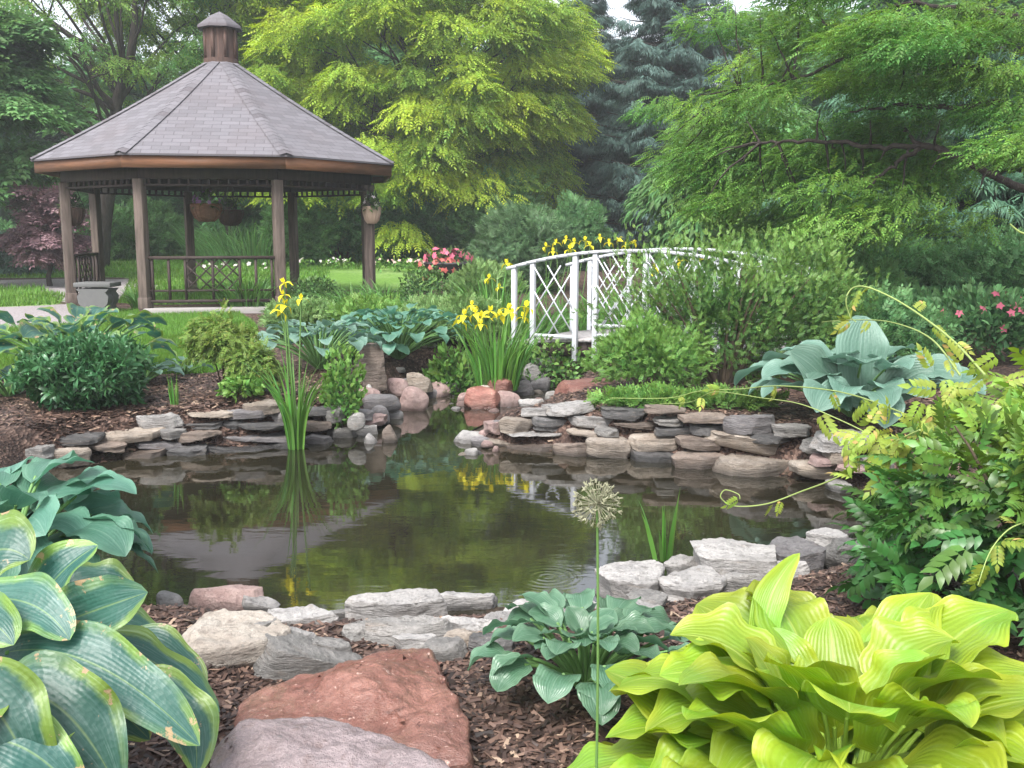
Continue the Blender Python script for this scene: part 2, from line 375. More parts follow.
def stone_geo(size, seed, kind='flag', res=1.0):
    """angular weathered stone: the hull of random cleavage planes, layered and pitted"""
    r = np.random.default_rng(seed); sx, sy, sz = size; m = (sx * sy * sz) ** (1 / 3)
    nn = [max(5, int(round(res * 13 * max(0.4, min(1.6, s / m))))) for s in size]
    P, Fc = lattice(*nn); D = nrm(P * np.array(size))
    pl, dd = [], []
    def plane(n, d): pl.append(nrm(np.array(n, float))); dd.append(d)
    tl = 0.10 if kind == 'flag' else 0.3
    plane((r.normal(0, tl * sz / sx), r.normal(0, tl * sz / sy), 1), sz * 0.5); plane((r.normal(0, .08), r.normal(0, .08), -1), sz * 0.5)
    K = r.integers(6, 9) if kind == 'flag' else r.integers(5, 8); a0 = r.uniform(0, 6.28)
    for i in range(K):
        a = a0 + 2 * np.pi * (i + r.uniform(-.32, .32)) / K; n = np.array([math.cos(a), math.sin(a), 0])
        e = math.hypot(n[0] * sx, n[1] * sy) / 2; q = (abs(n[0]) * sx + abs(n[1]) * sy) / 2
        plane((n[0], n[1], r.normal(0.0, 0.14) if kind == 'flag' else r.normal(0.1, 0.25)), (0.55 * e + 0.45 * q) * r.uniform(0.82, 1.02))
    for i in range(3 if kind == 'flag' else (9 if kind == 'boulder' else 14)):
        n = nrm(r.normal(size=3) * (1, 1, 0.5 if kind == 'flag' else 0.9) + (0, 0, 0.25)); sup = 0.5 * np.linalg.norm(n * size)
        plane(n, sup * r.uniform(0.93, 1.04) if kind == 'flag' else sup * r.uniform(0.92, 1.08))
    pl = np.array(pl); dd = np.array(dd); dots = D @ pl.T; rad = np.where(dots > 1e-3, dd / np.maximum(dots, 1e-3), 1e9)
    if kind == 'cobble': rr = np.sum(np.exp(-rad / (0.10 * m)), 1); rad = -0.10 * m * np.log(rr)
    else:
        s_ = 0.010 * m; mn = rad.min(1); rad = mn - s_ * np.log(np.sum(np.exp(-(rad - mn[:, None]) / s_), 1))
    V = D * rad[:, None]
    lo, hi = V.min(0), V.max(0); V = (V - (lo + hi) / 2) / (hi - lo) * np.array(size)
    q = V / m + seed * 3.7
    amp = {'flag': 0.045, 'boulder': 0.04, 'cobble': 0.02}[kind] * m
    d = 0.7 * vnoise(q * 2.2, seed) + 0.55 * vnoise(q * 5.1, seed + 1) + 0.4 * vnoise(q * 11, seed + 2) + 0.25 * vnoise(q * 23, seed + 4)
    if kind == 'flag':
        lay = vnoise(np.c_[q[:, 0] * .7, q[:, 1] * .7, V[:, 2] / sz * 3.4], seed + 3); side = 1 - np.clip(np.abs(V[:, 2]) / sz * 2, 0, 1) ** 4
        V[:, :2] += nrm(V[:, :2]) * (lay * 0.11 * min(m, sz * 1.6) * side)[:, None]; V[:, 2] += d * amp * 0.35
    V = V + nrm(V / np.array(size) ** 1.0) * (d * amp * 0.7)[:, None]
    return V, Fc
def stone(name, label, cat, c, size, mat, seed, kind='flag', rot=0.0, tilt=(0, 0), group=None, res=1.0):
    V, Fc = stone_geo(size, seed, kind, res); mb = MB().add(V, Fc)
    o = mb.build(name, mat, None, smooth=True, sharp=32 if kind != 'cobble' else 60, loc=(0, 0, 0))
    o.location = [float(v) for v in c]; o.rotation_euler = (tilt[0], tilt[1], rot); return tag(o, label, cat, group)

# ------------------------------------------------------------------ broad ribbed leaves (hosta)
def bez(a, m, b, u):
    u = u[:, None]; return (1 - u) ** 2 * a + 2 * u * (1 - u) * m + u * u * b
def blade(mb, A, M, B, width, up, r, cup=0.25, wav=0.10, tint=0.5, nu=14, nv=9, tipw=0.75, base=0.5, curl=0.0):
    A, M, B = (np.asarray(p, float) for p in (A, M, B)); u = np.linspace(0, 1, nu) ** 0.9; P = bez(A, M, B, u)
    T = nrm(np.gradient(P, axis=0)); S = nrm(np.cross(np.asarray(up, float) + 0 * T, T)); Nn = np.cross(T, S)
    w = (u ** base) * np.clip(1 - u, 0, 1) ** tipw; w = w / w.max() * width / 2; w[-1] = 0.0
    v = np.linspace(-1, 1, nv); av = np.abs(v); ln = np.linalg.norm(B - A)
    ph = r.uniform(0, 6.28); k = r.uniform(1.6, 3.0); ph2 = r.uniform(0, 6.28)
    wave = wav * (np.where(v[None] > 0, np.sin(k * 6.28 * u + ph)[:, None], np.sin(k * 6.28 * u * 1.1 + ph2)[:, None])) * av[None] ** 2.2 * np.sin(np.pi * u)[:, None] ** 0.6
    lift = cup * (av ** 1.4)[None] + wave - curl * (av ** 3)[None] * u[:, None]
    back = -0.16 * ln * (av ** 1.5)[None] * np.clip(1 - u * 2.5, 0, 1)[:, None] ** 1.2
    wob = 1 + 0.06 * np.sin(u * r.uniform(9, 15) + ph)
    Q = P[:, None] + S[:, None] * (v[None] * (w * wob)[:, None] * (1 - 0.25 * abs(cup)))[..., None] + Nn[:, None] * (lift * w[:, None])[..., None] + T[:, None] * back[..., None]
    i = np.arange(nu - 1)[:, None] * nv; j = np.arange(nv - 1)[None]
    Fq = np.stack([i + j, i + nv + j, i + nv + j + 1, i + j + 1], -1).reshape(-1, 4)
    L = np.stack(np.broadcast_arrays(u[:, None], v[None], np.full((nu, nv), tint)), -1)
    mb.add(Q.reshape(-1, 3), Fq, L)
def hosta_leaf(lv, sm, c, az, petL, elev, L, W, pitch, droop, r, cup=0.25, wav=0.1, sr=0.006, roll=0.0, nu=14, nv=9, tint=None, r0=0.03):
    h = np.array([math.cos(az), math.sin(az), 0.0]); z = np.array([0, 0, 1.0]); sd = np.cross(z, h)
    p0 = c + h * r0; p1 = p0 + petL * (h * math.cos(elev) + z * math.sin(elev))
    pm = p0 + petL * 0.55 * (h * math.cos(min(elev + 0.25, 1.5)) + z * math.sin(min(elev + 0.25, 1.5)))
    if sm is not None: sm.tube(bez(p0, pm, p1, np.linspace(0, 1, 6)), np.linspace(sr * 1.5, sr, 6), 6)
    M = p1 + L * 0.5 * (h * math.cos(pitch) + z * math.sin(pitch)); q = pitch - droop
    B = M + L * 0.5 * (h * math.cos(q) + z * math.sin(q))
    up = z + h * -0.6 * math.sin(pitch) + sd * roll
    blade(lv, p1, M, B, W, up, r, cup, wav, r.uniform(0, 1) if tint is None else tint, nu, nv)
def hosta(name, label, c, rad, hgt, n, L, W, mat, smat, seed, group=None, cup=0.3, wav=0.1, nu=12, nv=7, droop=0.9, up=1.0):
    r = np.random.default_rng(seed); t = thing(name, label, 'hosta plant', c, group); lv, sm = MB(), MB(); c = np.asarray(c, float) + (0, 0, 0.02)
    for i in range(n):
        f = (i + 0.5) / n; az = i * 2.39996 + r.normal(0, 0.15); e = (1.35 - 1.0 * f ** 0.8) * up + r.normal(0, .07)
        pl = (0.5 + 0.35 * f) * min(hgt * 1.0, rad * 1.1) * r.uniform(.85, 1.15); s = (0.62 + 0.45 * f) * r.uniform(.85, 1.12)
        hosta_leaf(lv, sm, c, az, pl, max(e, 0.25), L * s, W * s, e * 0.55 + r.normal(0, .1), droop * (0.7 + 0.5 * f) + r.normal(0, .12), r, cup + r.normal(0, .05), wav, 0.004 + L * 0.012, r.normal(0, .25), nu, nv)
    lv.build('foliage', mat, t, True); sm.build('leaf_stems', smat, t, True); return t

# ------------------------------------------------------------------ sword leaves, bushes, trees
def straps(mb, c, n, h, spread, w, bend, r, r0=0.08, nu=7, arch=0.0):
    u = np.linspace(0, 1, nu)
    for i in range(n):
        az = r.uniform(0, 6.283); hd = np.array([math.cos(az), math.sin(az), 0]); hh = h * r.uniform(0.6, 1.05); s = spread * r.uniform(0.1, 1.0)
        p0 = np.asarray(c) + hd * r0 * math.sqrt(r.uniform(0, 1)) * np.array([1, 1, 0]); b = bend * r.uniform(0.2, 1.3) + arch
        P = p0 + hd * (hh * (s * u + b * u ** 3))[:, None] + np.array([0, 0, 1]) * (hh * (u - 0.45 * b * u ** 3))[:, None]
        a2 = az + r.uniform(-1.6, 1.6); sd = np.array([-math.sin(a2), math.cos(a2), 0.0]); ww = w * r.uniform(.7, 1.15) * np.clip((1 - u) * 2.2, 0.02, 1) * (0.75 + 0.25 * u)
        V = np.stack([P - sd * ww[:, None] / 2, P + sd * ww[:, None] / 2], 1).reshape(-1, 3); k = np.arange(nu - 1)[:, None] * 2
        L = np.stack([np.repeat(u, 2), np.tile([-1, 1], nu), np.full(2 * nu, r.uniform(0, 1))], -1)
        mb.add(V, np.hstack([k, k + 1, k + 3, k + 2]), L)
def ellipsoid_pts(n, rad, r, shell=0.5, lump=0.3, lf=2.2, seed=0, low=-1.0):
    d = sphere_dirs(int(n * 1.5), r); d = d[d[:, 2] > low][:n]
    k = 1 + lump * vnoise(d * lf + seed * 1.3, seed) + 0.5 * lump * vnoise(d * lf * 2.3 + seed, seed + 9)
    q = r.uniform(0, 1, len(d)) ** (1 / 3); q = 1 - (1 - q) * (1 - shell) * 1.6; q = np.clip(q, 0.12, 1)
    return d * k[:, None] * q[:, None] * np.asarray(rad), d, q
def bush(name, label, cat, c, rad, n, T, s, mat, bmat, seed, group=None, shell=0.4, lump=0.35, rise=0.4, stems=7, base=None, low=-0.75, lf=2.2, flat=0.5, tip=0.8):
    """c is the middle of the crown, rad its half sizes"""
    r = np.random.default_rng(seed); c = np.asarray(c, float); gzv = hz(c[0], c[1]) if base is None else base
    t = thing(name, label, cat, (c[0], c[1], gzv), group); mb = MB()
    p, d, q = ellipsoid_pts(n, rad, r, shell, lump, lf, seed, low); n = len(p)
    X = d * 0.8 + np.array([0, 0, rise]) + r.normal(0, 0.45, (n, 3)); Z = d * (1 - flat) + np.array([0, 0, flat]) + r.normal(0, 0.35, (n, 3))
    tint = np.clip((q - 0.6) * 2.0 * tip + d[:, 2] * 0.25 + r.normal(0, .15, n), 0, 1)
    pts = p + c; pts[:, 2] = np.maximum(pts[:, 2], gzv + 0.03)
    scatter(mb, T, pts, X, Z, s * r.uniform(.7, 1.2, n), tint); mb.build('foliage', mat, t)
    if stems:
        sb = MB()
        for i in range(stems):
            a = i * 2.4 + r.uniform(-.4, .4); f = r.uniform(.25, .7); e = c + np.array([math.cos(a) * rad[0] * f, math.sin(a) * rad[1] * f, rad[2] * r.uniform(.1, .6)])
            b = np.array([c[0] + math.cos(a) * .05 * rad[0], c[1] + math.sin(a) * .05 * rad[0], gzv - 0.04])
            P = bez(b, (b + e) / 2 + (0, 0, .15 * rad[2]), e, np.linspace(0, 1, 6)); sb.tube(P, np.linspace(.022, .006, 6) * max(0.4, min(rad[0], 1.6)), 5)
        sb.build('stems', bmat, t, True)
    return t
def limb(mb, a, b, r0, r1, r, sag=0.1, n=8, k=6):
    a, b = np.asarray(a, float), np.asarray(b, float); L = np.linalg.norm(b - a); m = (a + b) / 2 + np.array([0, 0, sag * L]) + r.normal(0, .06 * L, 3)
    u = np.linspace(0, 1, n); P = bez(a, m, b, u); P[1:-1] += r.normal(0, .012 * L, (n - 2, 3)); mb.tube(P, r0 + (r1 - r0) * u ** 0.8, k); return P
def tree(name, label, base, hgt, tr, crown_c, crown_r, mat, bmat, seed, clumps=70, per=160, T=T_FROND, s=0.3, cr=0.26, flat=0.6, droop=0.3, limbs=14, group=None, lean=(0, 0), bare=0.0, inner=0.35, low=-0.9, lump=0.25, extra=()):
    """trunk, limbs that reach the clumps, and a crown of clumps of leaf sprays"""
    r = np.random.default_rng(seed); base = np.asarray(base, float); t = thing(name, label, 'tree', base, group); tb, cb = MB(), MB()
    cc = base + np.asarray(crown_c, float); R3 = np.asarray(crown_r, float)
    top = base + np.array([lean[0], lean[1], hgt]); u = np.linspace(0, 1, 9); P = base + (top - base) * u[:, None] + np.c_[r.normal(0, .05, 9) * u * 3, r.normal(0, .05, 9) * u * 3, 0 * u]
    P[0, 2] -= 0.15; tb.tube(P, tr * np.array([1.35, 1.05, .95, .85, .7, .55, .4, .25, .1]), 9)
    cand = sphere_dirs(clumps * 4, r); cand = cand[cand[:, 2] > low]; k = r.uniform(inner, 1, len(cand)) ** 0.5
    k = k * (1 + lump * vnoise(cand * 1.8 + seed, seed)); C = cc + cand * k[:, None] * R3; sel = [0]
    mind = cr * R3.min() * 0.75
    for i in range(1, len(C)):
        if len(sel) >= clumps: break
        if np.min(np.linalg.norm(C[sel] - C[i], axis=1)) > mind: sel.append(i)
    C = np.vstack([C[sel]] + [np.asarray(e, float)[None] for e in extra])
    for j in np.argsort(r.uniform(size=len(C)))[:limbs]:
        f = np.clip((C[j, 2] - base[2]) / max(hgt, .1) * 0.6, 0.18, 0.9); st = base + (top - base) * f
        Pl = limb(tb, st, C[j], tr * 0.42 * (1 - f * .6), 0.012, r, 0.06)
        for q in range(2):
            o = np.argmin(np.linalg.norm(C - C[j], axis=1) + (np.arange(len(C)) == j) * 99 + r.uniform(0, 2, len(C))); limb(tb, Pl[4 + q], C[o], tr * 0.14, 0.008, r, 0.05, 6, 5)
    n = per; rr = cr * R3.min()
    for c in C:
        sz = rr * r.uniform(.7, 1.35); d = sphere_dirs(n, r); d[:, 2] = np.abs(d[:, 2]) * 1.0 - 0.35; q = r.uniform(.25, 1, n) ** 0.5
        out = nrm((c - cc) * (1, 1, .3) + 1e-6)
        p = c + d * q[:, None] * sz * np.array([1.25, 1.25, flat]); p[:, 2] -= droop * sz * (np.hypot(d[:, 0], d[:, 1]) * q) ** 2
        X = np.c_[d[:, :2], 0 * d[:, 2]] + out * 0.5 + np.array([0, 0, -droop]) + r.normal(0, .35, (n, 3)); Z = np.array([0, 0, 1.0]) + d * 0.4 + r.normal(0, .3, (n, 3))
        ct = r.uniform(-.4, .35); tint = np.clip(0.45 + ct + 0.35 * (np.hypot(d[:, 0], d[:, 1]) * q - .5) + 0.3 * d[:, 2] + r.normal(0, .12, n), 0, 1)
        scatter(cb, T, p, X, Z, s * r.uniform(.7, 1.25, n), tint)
    tb.build('trunk', bmat, t, True); cb.build('crown', mat, t); return t

# ------------------------------------------------------------------ the ground
def axis(parts):
    out = []
    for a, b, s in parts: out.append(np.arange(a, b, s))
    return np.concatenate(out + [[parts[-1][1]]])
gx = axis([(-90, -30, 6), (-30, -10, 1.0), (-10, -4.2, .25), (-4.2, 4.4, .06), (4.4, 10, .25), (10, 30, 1.0), (30, 90, 6)])
gy = axis([(-12, 1.5, .75), (1.5, 15.5, .06), (15.5, 26, .3), (26, 60, 1.0), (60, 140, 8)])
X, Y = np.meshgrid(gx, gy); Zg = height(X, Y); nx = len(gx)
def zone(pts): return np.array([gt(*p)[:2] for p in pts])
LAWN1 = zone([(-250, 385), (-60, 372), (60, 378), (120, 376), (215, 372), (248, 352), (258, 328), (236, 312), (100, 310), (70, 325), (-250, 345)])
LAWN2 = zone([(-250, 309), (55, 306), (66, 296), (40, 288), (-250, 290)])
LAWN3 = zone([(-250, 279), (130, 277), (118, 304), (290, 304), (330, 277), (330, 266), (230, 262), (135, 258), (-250, 257)])
FARLAWN = np.array([[-60, 27.0], [-2.2, 26.2], [-1.0, 28], [0, 34], [12, 36], [12, 60], [-60, 60]])
LAWN5 = zone([(310, 290), (440, 290), (440, 268), (310, 270)])
LAWN4 = zone([(318, 264), (545, 262), (545, 246), (318, 250)])
PATH1 = zone([(-250, 345), (70, 325), (100, 310), (66, 305), (55, 306), (-250, 309)])
PATH2 = zone([(-250, 290), (40, 288), (70, 303), (118, 303), (160, 290), (150, 279), (-250, 280)])
RED = zone([(-250, 279), (130, 277), (135, 258), (-250, 257)])
xs, ys = X.ravel(), Y.ravel()
def member(polys, soft=0.15):
    m = np.zeros(xs.shape)
    for p in polys:
        ins = pip(xs, ys, p); d = pdist(xs, ys, p); m = np.maximum(m, np.where(ins, 0.5 + np.minimum(.5, d / soft), 0.5 - np.minimum(.5, d / soft)))
    return m
i = np.arange(len(gy) - 1)[:, None] * nx; j = np.arange(nx - 1)[None]
gm = MB().add(np.c_[xs, ys, Zg.ravel()], np.stack([i + j, i + j + 1, i + nx + j + 1, i + nx + j], -1).reshape(-1, 4))
g = G('ground'); lawn = g.attr('lawn'); pth = g.attr('path'); red = g.attr('redbed'); P = g.pos()
nz = g.noise(2.5, 4, .6, P); wob = g.math('MULTIPLY', g.math('SUBTRACT', g.noise(6, 4, .6, P), .5), .5)
vo = g.n('ShaderNodeTexVoronoi'); vo.inputs['Scale'].default_value = 55; mp = g.n('ShaderNodeMapping'); g.put(mp.inputs[0], P); mp.inputs['Scale'].default_value = (1, .5, 1); g.put(vo.inputs['Vector'], mp.outputs[0])
sep = g.n('ShaderNodeSeparateColor'); g.put(sep.inputs[0], vo.outputs['Color'])
mulch = g.ramp(sep.outputs[0], [(0, (.018, .011, .009)), (.35, (.045, .027, .021)), (.7, (.09, .055, .043)), (1, (.18, .12, .095))])
mulch = g.mix(g.math('MULTIPLY', g.smooth(nz, .4, .65), .5), mulch, (.03, .02, .017))
grass = g.mix(g.smooth(g.noise(14, 4, .7, P), .3, .7), (.075, .165, .03), (.16, .29, .05)); grass = g.mix(g.smooth(g.noise(.5, 3, .6, P), .45, .7), grass, g.hsv(grass, .49, .85, 1.25))
rd = g.mix(g.smooth(g.noise(9, 5, .7, P), .35, .65), (.19, .095, .070), (.30, .19, .15))
grv = g.mix(g.smooth(g.noise(30, 4, .7, P), .35, .65), (.22, .195, .20), (.32, .29, .295))
c = g.mix(g.smooth(g.math('ADD', red, wob), .42, .58), mulch, rd); c = g.mix(g.smooth(g.math('ADD', lawn, wob), .4, .6), c, grass); c = g.mix(g.smooth(g.math('ADD', pth, g.math('MULTIPLY', wob, .3)), .45, .55), c, grv)
sz = g.n('ShaderNodeSeparateXYZ'); g.put(sz.inputs[0], P)
c = g.mix(g.smooth(sz.outputs[2], WATER + .05, WATER - .02), c, (.035, .028, .018))
M_ground = g.done(c, .85, g.bump(g.math('ADD', vo.outputs['Distance'], g.noise(25, 4, .7, P)), .6, .02), .25)
ground = gm.build('ground', M_ground, None, True); tag(ground, 'garden ground of bark mulch beds and lawn', 'ground', kind='structure')
far_l = np.zeros(len(xs)); far_l[(ys > 26) & (xs < 14)] = 1
for nm, val in (('lawn', np.maximum(member([LAWN1, LAWN2, LAWN3, LAWN4, LAWN5]), member([FARLAWN], .6))), ('path', member([PATH1, PATH2])), ('redbed', member([RED], .5))):
    a = ground.data.attributes.new(nm, 'FLOAT', 'POINT'); a.data.foreach_set('value', val.astype(np.float32))

# water
g = G('pond_water'); P = g.pos()
mp = g.n('ShaderNodeMapping'); g.put(mp.inputs[0], P); mp.inputs['Scale'].default_value = (1, 2.6, 1)
n1 = g.noise(2.2, 3, .5, mp.outputs[0]); n2 = g.noise(9, 2, .5, mp.outputs[0])
RIP = gz(548, 577, WATER)
vd = g.n('ShaderNodeVectorMath', operation='DISTANCE'); g.put(vd.inputs[0], P); vd.inputs[1].default_value = tuple(RIP); dist = vd.outputs['Value']
ring = g.math('MULTIPLY', g.math('SINE', g.math('MULTIPLY', dist, 150)), g.smooth(dist, .26, .05))
h = g.math('ADD', g.math('ADD', g.math('MULTIPLY', n1, 1.0), g.math('MULTIPLY', n2, .16)), g.math('MULTIPLY', ring, .10))
bd = g.bump(h, .02, .05)
p = g.n('ShaderNodeBsdfPrincipled'); g.put(p.inputs['Base Color'], g.mix(g.smooth(g.noise(.9, 3, .5, P), .35, .65), (.012, .011, .007), (.022, .019, .011)))
p.inputs['Roughness'].default_value = .03; p.inputs['IOR'].default_value = 1.7; p.inputs['Specular IOR Level'].default_value = .9
g.t.links.new(bd, p.inputs['Normal']); g.t.links.new(p.outputs[0], g.out.inputs[0]); M_water = g.m
cen = POND.mean(0); big = []
nP = len(POND)
for k in range(nP):
    e = POND[(k + 1) % nP] - POND[k - 1]; nn = np.array([e[1], -e[0]]); nn = nn / np.linalg.norm(nn); q = POND[k] + nn * 0.10
    if pip(np.array([q[0]]), np.array([q[1]]), POND)[0]: q = POND[k] - nn * 0.10
    big.append(q)
wb = MB(); wb.add(np.c_[np.array(big), np.full(nP, WATER)], [list(range(nP))])
water = wb.build('pond_water', M_water, None); tag(water, 'still dark garden pond reflecting the gazebo roof', 'water', kind='structure')

# ------------------------------------------------------------------ shared materials
M_bark = bark_mat('dark_bark', (.025, .020, .018), (.065, .052, .046)); M_stem = plain_mat('green_stem', (.10, .20, .05), .5, 20)
M_twig = bark_mat('twig', (.06, .045, .03), (.13, .10, .07))
M_cedar = wood_mat('cedar_fascia', (.21, .095, .048), (.13, .058, .03), .6, (1.2, 1.2, 14))
M_post = wood_mat('weathered_post', (.15, .115, .098), (.07, .052, .044)); M_darkwood = wood_mat('dark_stained_wood', (.055, .036, .032), (.028, .02, .018))
M_cup = wood_mat('cupola_wood', (.115, .066, .05), (.06, .038, .032)); M_conc = plain_mat('concrete', (.30, .28, .27), .85, 12, .3, .2)
M_white = plain_mat('white_paint', (.52, .54, .58), .5, 6, .25, .4, 0, .05); M_stonegrey = plain_mat('cast_stone', (.13, .13, .13), .85, 14, .35, .2)

# ------------------------------------------------------------------ gazebo
GX, GY, GR, GYAW = -5.60, 19.98, 3.42, 9.6
g = G('roof_shingle'); u, v, tt = g.lf(); cb = g.n('ShaderNodeCombineXYZ'); g.put(cb.inputs[0], u); g.put(cb.inputs[1], v)
br = g.n('ShaderNodeTexBrick'); g.put(br.inputs['Vector'], cb.outputs[0]); br.inputs['Scale'].default_value = 1.0
br.inputs['Brick Width'].default_value = .30; br.inputs['Row Height'].default_value = .135; br.inputs['Mortar Size'].default_value = .008; br.inputs['Mortar Smooth'].default_value = .3
br.inputs['Color1'].default_value = (.075, .075, .085, 1); br.inputs['Color2'].default_value = (.135, .133, .149, 1); br.inputs['Mortar'].default_value = (.05, .045, .052, 1); br.inputs['Bias'].default_value = 0.1
cc = g.mix(.35, br.outputs['Color'], g.mix(g.noise(40, 4, .7), (.10, .09, .10), (.28, .26, .28))); cc = g.mix(g.math('MULTIPLY', g.smooth(g.noise(.9, 3), .4, .7), .35), cc, (.12, .10, .105))
M_shingle = g.done(cc, .85, g.bump(br.outputs['Fac'], .5, -.02), .25)
FLOOR = .32
gaz = thing('gazebo', 'wooden octagonal garden gazebo with grey shingled roof and small cupola', 'gazebo', (GX, GY, FLOOR - .07))
def oct_(rad, z, k): a = R(22.5 + 45 * k + GYAW); return np.array([GX + rad * math.cos(a), GY + rad * math.sin(a), z])
slab = MB()
for k in (5, 6, 7): slab.bar(oct_(2.98, FLOOR - .10, k), oct_(2.98, FLOOR - .10, k + 1), .34, .22)
slab.build('kerb_slab', M_conc, gaz, bevel=.012)
ZE, ZA, RA = 2.885, 4.84, .26
rf = MB()
for k in range(8):
    a, b = oct_(GR + .05, ZE, k), oct_(GR + .05, ZE, k + 1); c_, d = oct_(RA, ZA, k + 1), oct_(RA, ZA, k); n = 14
    ex = nrm(b - a); mid = (a + b) / 2; up = nrm((c_ + d) / 2 - mid); V, L = [], []
    for q in range(n + 1):
        f = q / n
        for e0, e1 in ((a, d), (b, c_)):
            p = e0 + (e1 - e0) * f; p = p + np.array([0, 0, -.05 * math.sin(math.pi * f)]); V.append(p); L.append(((p - mid) @ ex + k * 7.13, (p - mid) @ up, 0))
    rf.add(V, [[2 * q, 2 * q + 1, 2 * q + 3, 2 * q + 2] for q in range(n)], L)
    rf.add([a, b, b - (0, 0, .03), a - (0, 0, .03)], [[0, 3, 2, 1]])
roof = rf.build('roof', M_shingle, gaz)
for k in range(8):
    hm = MB(); n = 26
    for q in range(n):
        f0, f1 = q / n, (q + 1.25) / n; a, b = oct_(GR + .06, ZE, k), oct_(RA, ZA, k)
        p0 = a + (b - a) * f0 + (0, 0, -.05 * math.sin(math.pi * f0) + .034); p1 = a + (b - a) * min(f1, 1) + (0, 0, -.05 * math.sin(math.pi * min(f1, 1)) + .026)
        t_ = nrm(b - a); s_ = nrm(np.cross(t_, (0, 0, 1))); dn = np.array([0, 0, -.036])
        hm.add([p0, p0 + s_ * .12 + dn, p1 + s_ * .12 + dn, p1, p0 - s_ * .12 + dn, p1 - s_ * .12 + dn], [[0, 1, 2, 3], [4, 0, 3, 5]], [(k * 3 + q * .31, q * .5, 0)] * 6)
    hm.build('hip_cap', M_shingle, roof)
fa = MB()
for k in range(8):
    o0, o1, i0, i1 = oct_(GR, 0, k), oct_(GR, 0, k + 1), oct_(GR - .05, 0, k), oct_(GR - .05, 0, k + 1); z0, z1 = ZE - .225, ZE - .032
    fa.add([(*p[:2], z) for z in (z0, z1) for p in (o0, o1, i1, i0)], [[0, 1, 5, 4], [1, 2, 6, 5], [2, 3, 7, 6], [3, 0, 4, 7], [4, 5, 6, 7], [3, 2, 1, 0]])
fa.build('fascia', M_cedar, gaz)
so = MB(); so.prism([oct_(GR - .055, 0, k)[:2] for k in range(8)], ZE - .10, ZE - .06); so.build('soffit', M_darkwood, gaz)
bm_ = MB()
for k in range(8): bm_.bar(oct_(2.95, ZE - .25, k), oct_(2.95, ZE - .25, k + 1), .12, .26)
bm_.build('header_beam', M_darkwood, gaz)
fz = MB()
for k in range(8):
    a, b = oct_(2.95, 2.40, k), oct_(2.95, 2.40, k + 1); fz.bar(a, b, .05, .035)
    for q in range(1, 14): p = a + (b - a) * q / 14; fz.bar(p, p + (0, 0, .11), .04, .04)
fz.build('frieze', M_darkwood, gaz)
for k in range(8):
    pm = MB(); p = oct_(2.95, 0, k); a = R(22.5 + 45 * k + GYAW); e = np.array([[math.cos(a), math.sin(a), 0], [-math.sin(a), math.cos(a), 0], [0, 0, 1.0]])
    pm.box((p[0], p[1], (FLOOR - .05 + 2.50) / 2), (.165, .165, 2.55 - FLOOR), e); pm.box((p[0], p[1], FLOOR + .09), (.19, .19, .20), e)
    pm.build('post', M_post, gaz, bevel=.012)
for k in (3, 5):
    rl = MB(); a, b = oct_(2.95, 0, k), oct_(2.95, 0, k + 1); f = lambda s, z: a + (b - a) * s + (0, 0, FLOOR + z)
    rl.bar(f(.03, .86), f(.97, .86), .07, .055); rl.bar(f(.03, .12), f(.97, .12), .06, .05); rl.bar(f(.03, .30), f(.97, .30), .035, .035)
    for s in (.06, .18, .30, .50, .70, .82, .94): rl.bar(f(s, .12), f(s, .86), .04, .04)
    nl = 4
    for q in range(-nl, nl + 4):
        for sg in (1, -1):
            s0 = .30 + q * .10; pts = [(s0, .30), (s0 + sg * .25, .86)]
            lo, hi = .30, .70; (x0, y0), (x1, y1) = pts; 
            t0, t1 = 0.0, 1.0; dx = x1 - x0
            ta, tb_ = (lo - x0) / dx, (hi - x0) / dx; t0, t1 = max(t0, min(ta, tb_)), min(t1, max(ta, tb_))
            if t1 - t0 > .05: rl.bar(f(x0 + dx * t0, y0 + (y1 - y0) * t0), f(x0 + dx * t1, y0 + (y1 - y0) * t1), .018, .025)
    rl.build('railing', M_darkwood, gaz)
cu = MB(); c8 = lambda rad: [(GX + rad * math.cos(R(22.5 + 45 * k + GYAW)), GY + rad * math.sin(R(22.5 + 45 * k + GYAW))) for k in range(8)]
cu.prism(c8(.34), ZA - .10, ZA + .06); cu.prism(c8(.30), ZA + .061, ZA + .62); cu.prism(c8(.34), ZA + .621, ZA + .68)
for k in range(8):
    a = R(22.5 + 45 * k + GYAW); cu.box((GX + .30 * math.cos(a), GY + .30 * math.sin(a), ZA + .34), (.05, .06, .55), [[math.cos(a), math.sin(a), 0], [-math.sin(a), math.cos(a), 0], [0, 0, 1.0]])
cup = cu.build('cupola', M_cup, gaz)
cr = MB()
for k in range(8):
    a, b = c8(.43)[k], c8(.43)[(k + 1) % 8]; z0, z1 = ZA + .66, ZA + .92; ap = (GX, GY, z1 + .03)
    m1, m2 = (GX + (a[0] - GX) * .4, GY + (a[1] - GY) * .4, z0 + .20), (GX + (b[0] - GX) * .4, GY + (b[1] - GY) * .4, z0 + .20)
    cr.add([(*a, z0), (*b, z0), m2, m1, ap, (*a, z0 - .045), (*b, z0 - .045), (GX, GY, z0 - .02)], [[0, 1, 2, 3], [5, 6, 1, 0]], [(0, 0, 0), (.33, 0, 0), (.25, .25, 0), (.08, .25, 0), (.16, .4, 0), (0, 0, 0), (0, 0, 0), (0, 0, 0)])
    cr.add([m1, m2, ap], [[0, 1, 2]], [(.08, .25, 0), (.25, .25, 0), (.16, .4, 0)]); cr.add([(*b, z0 - .045), (*a, z0 - .045), (GX, GY, z0 - .03)], [[0, 1, 2]])
cr.build('cupola_roof', M_shingle, cup)

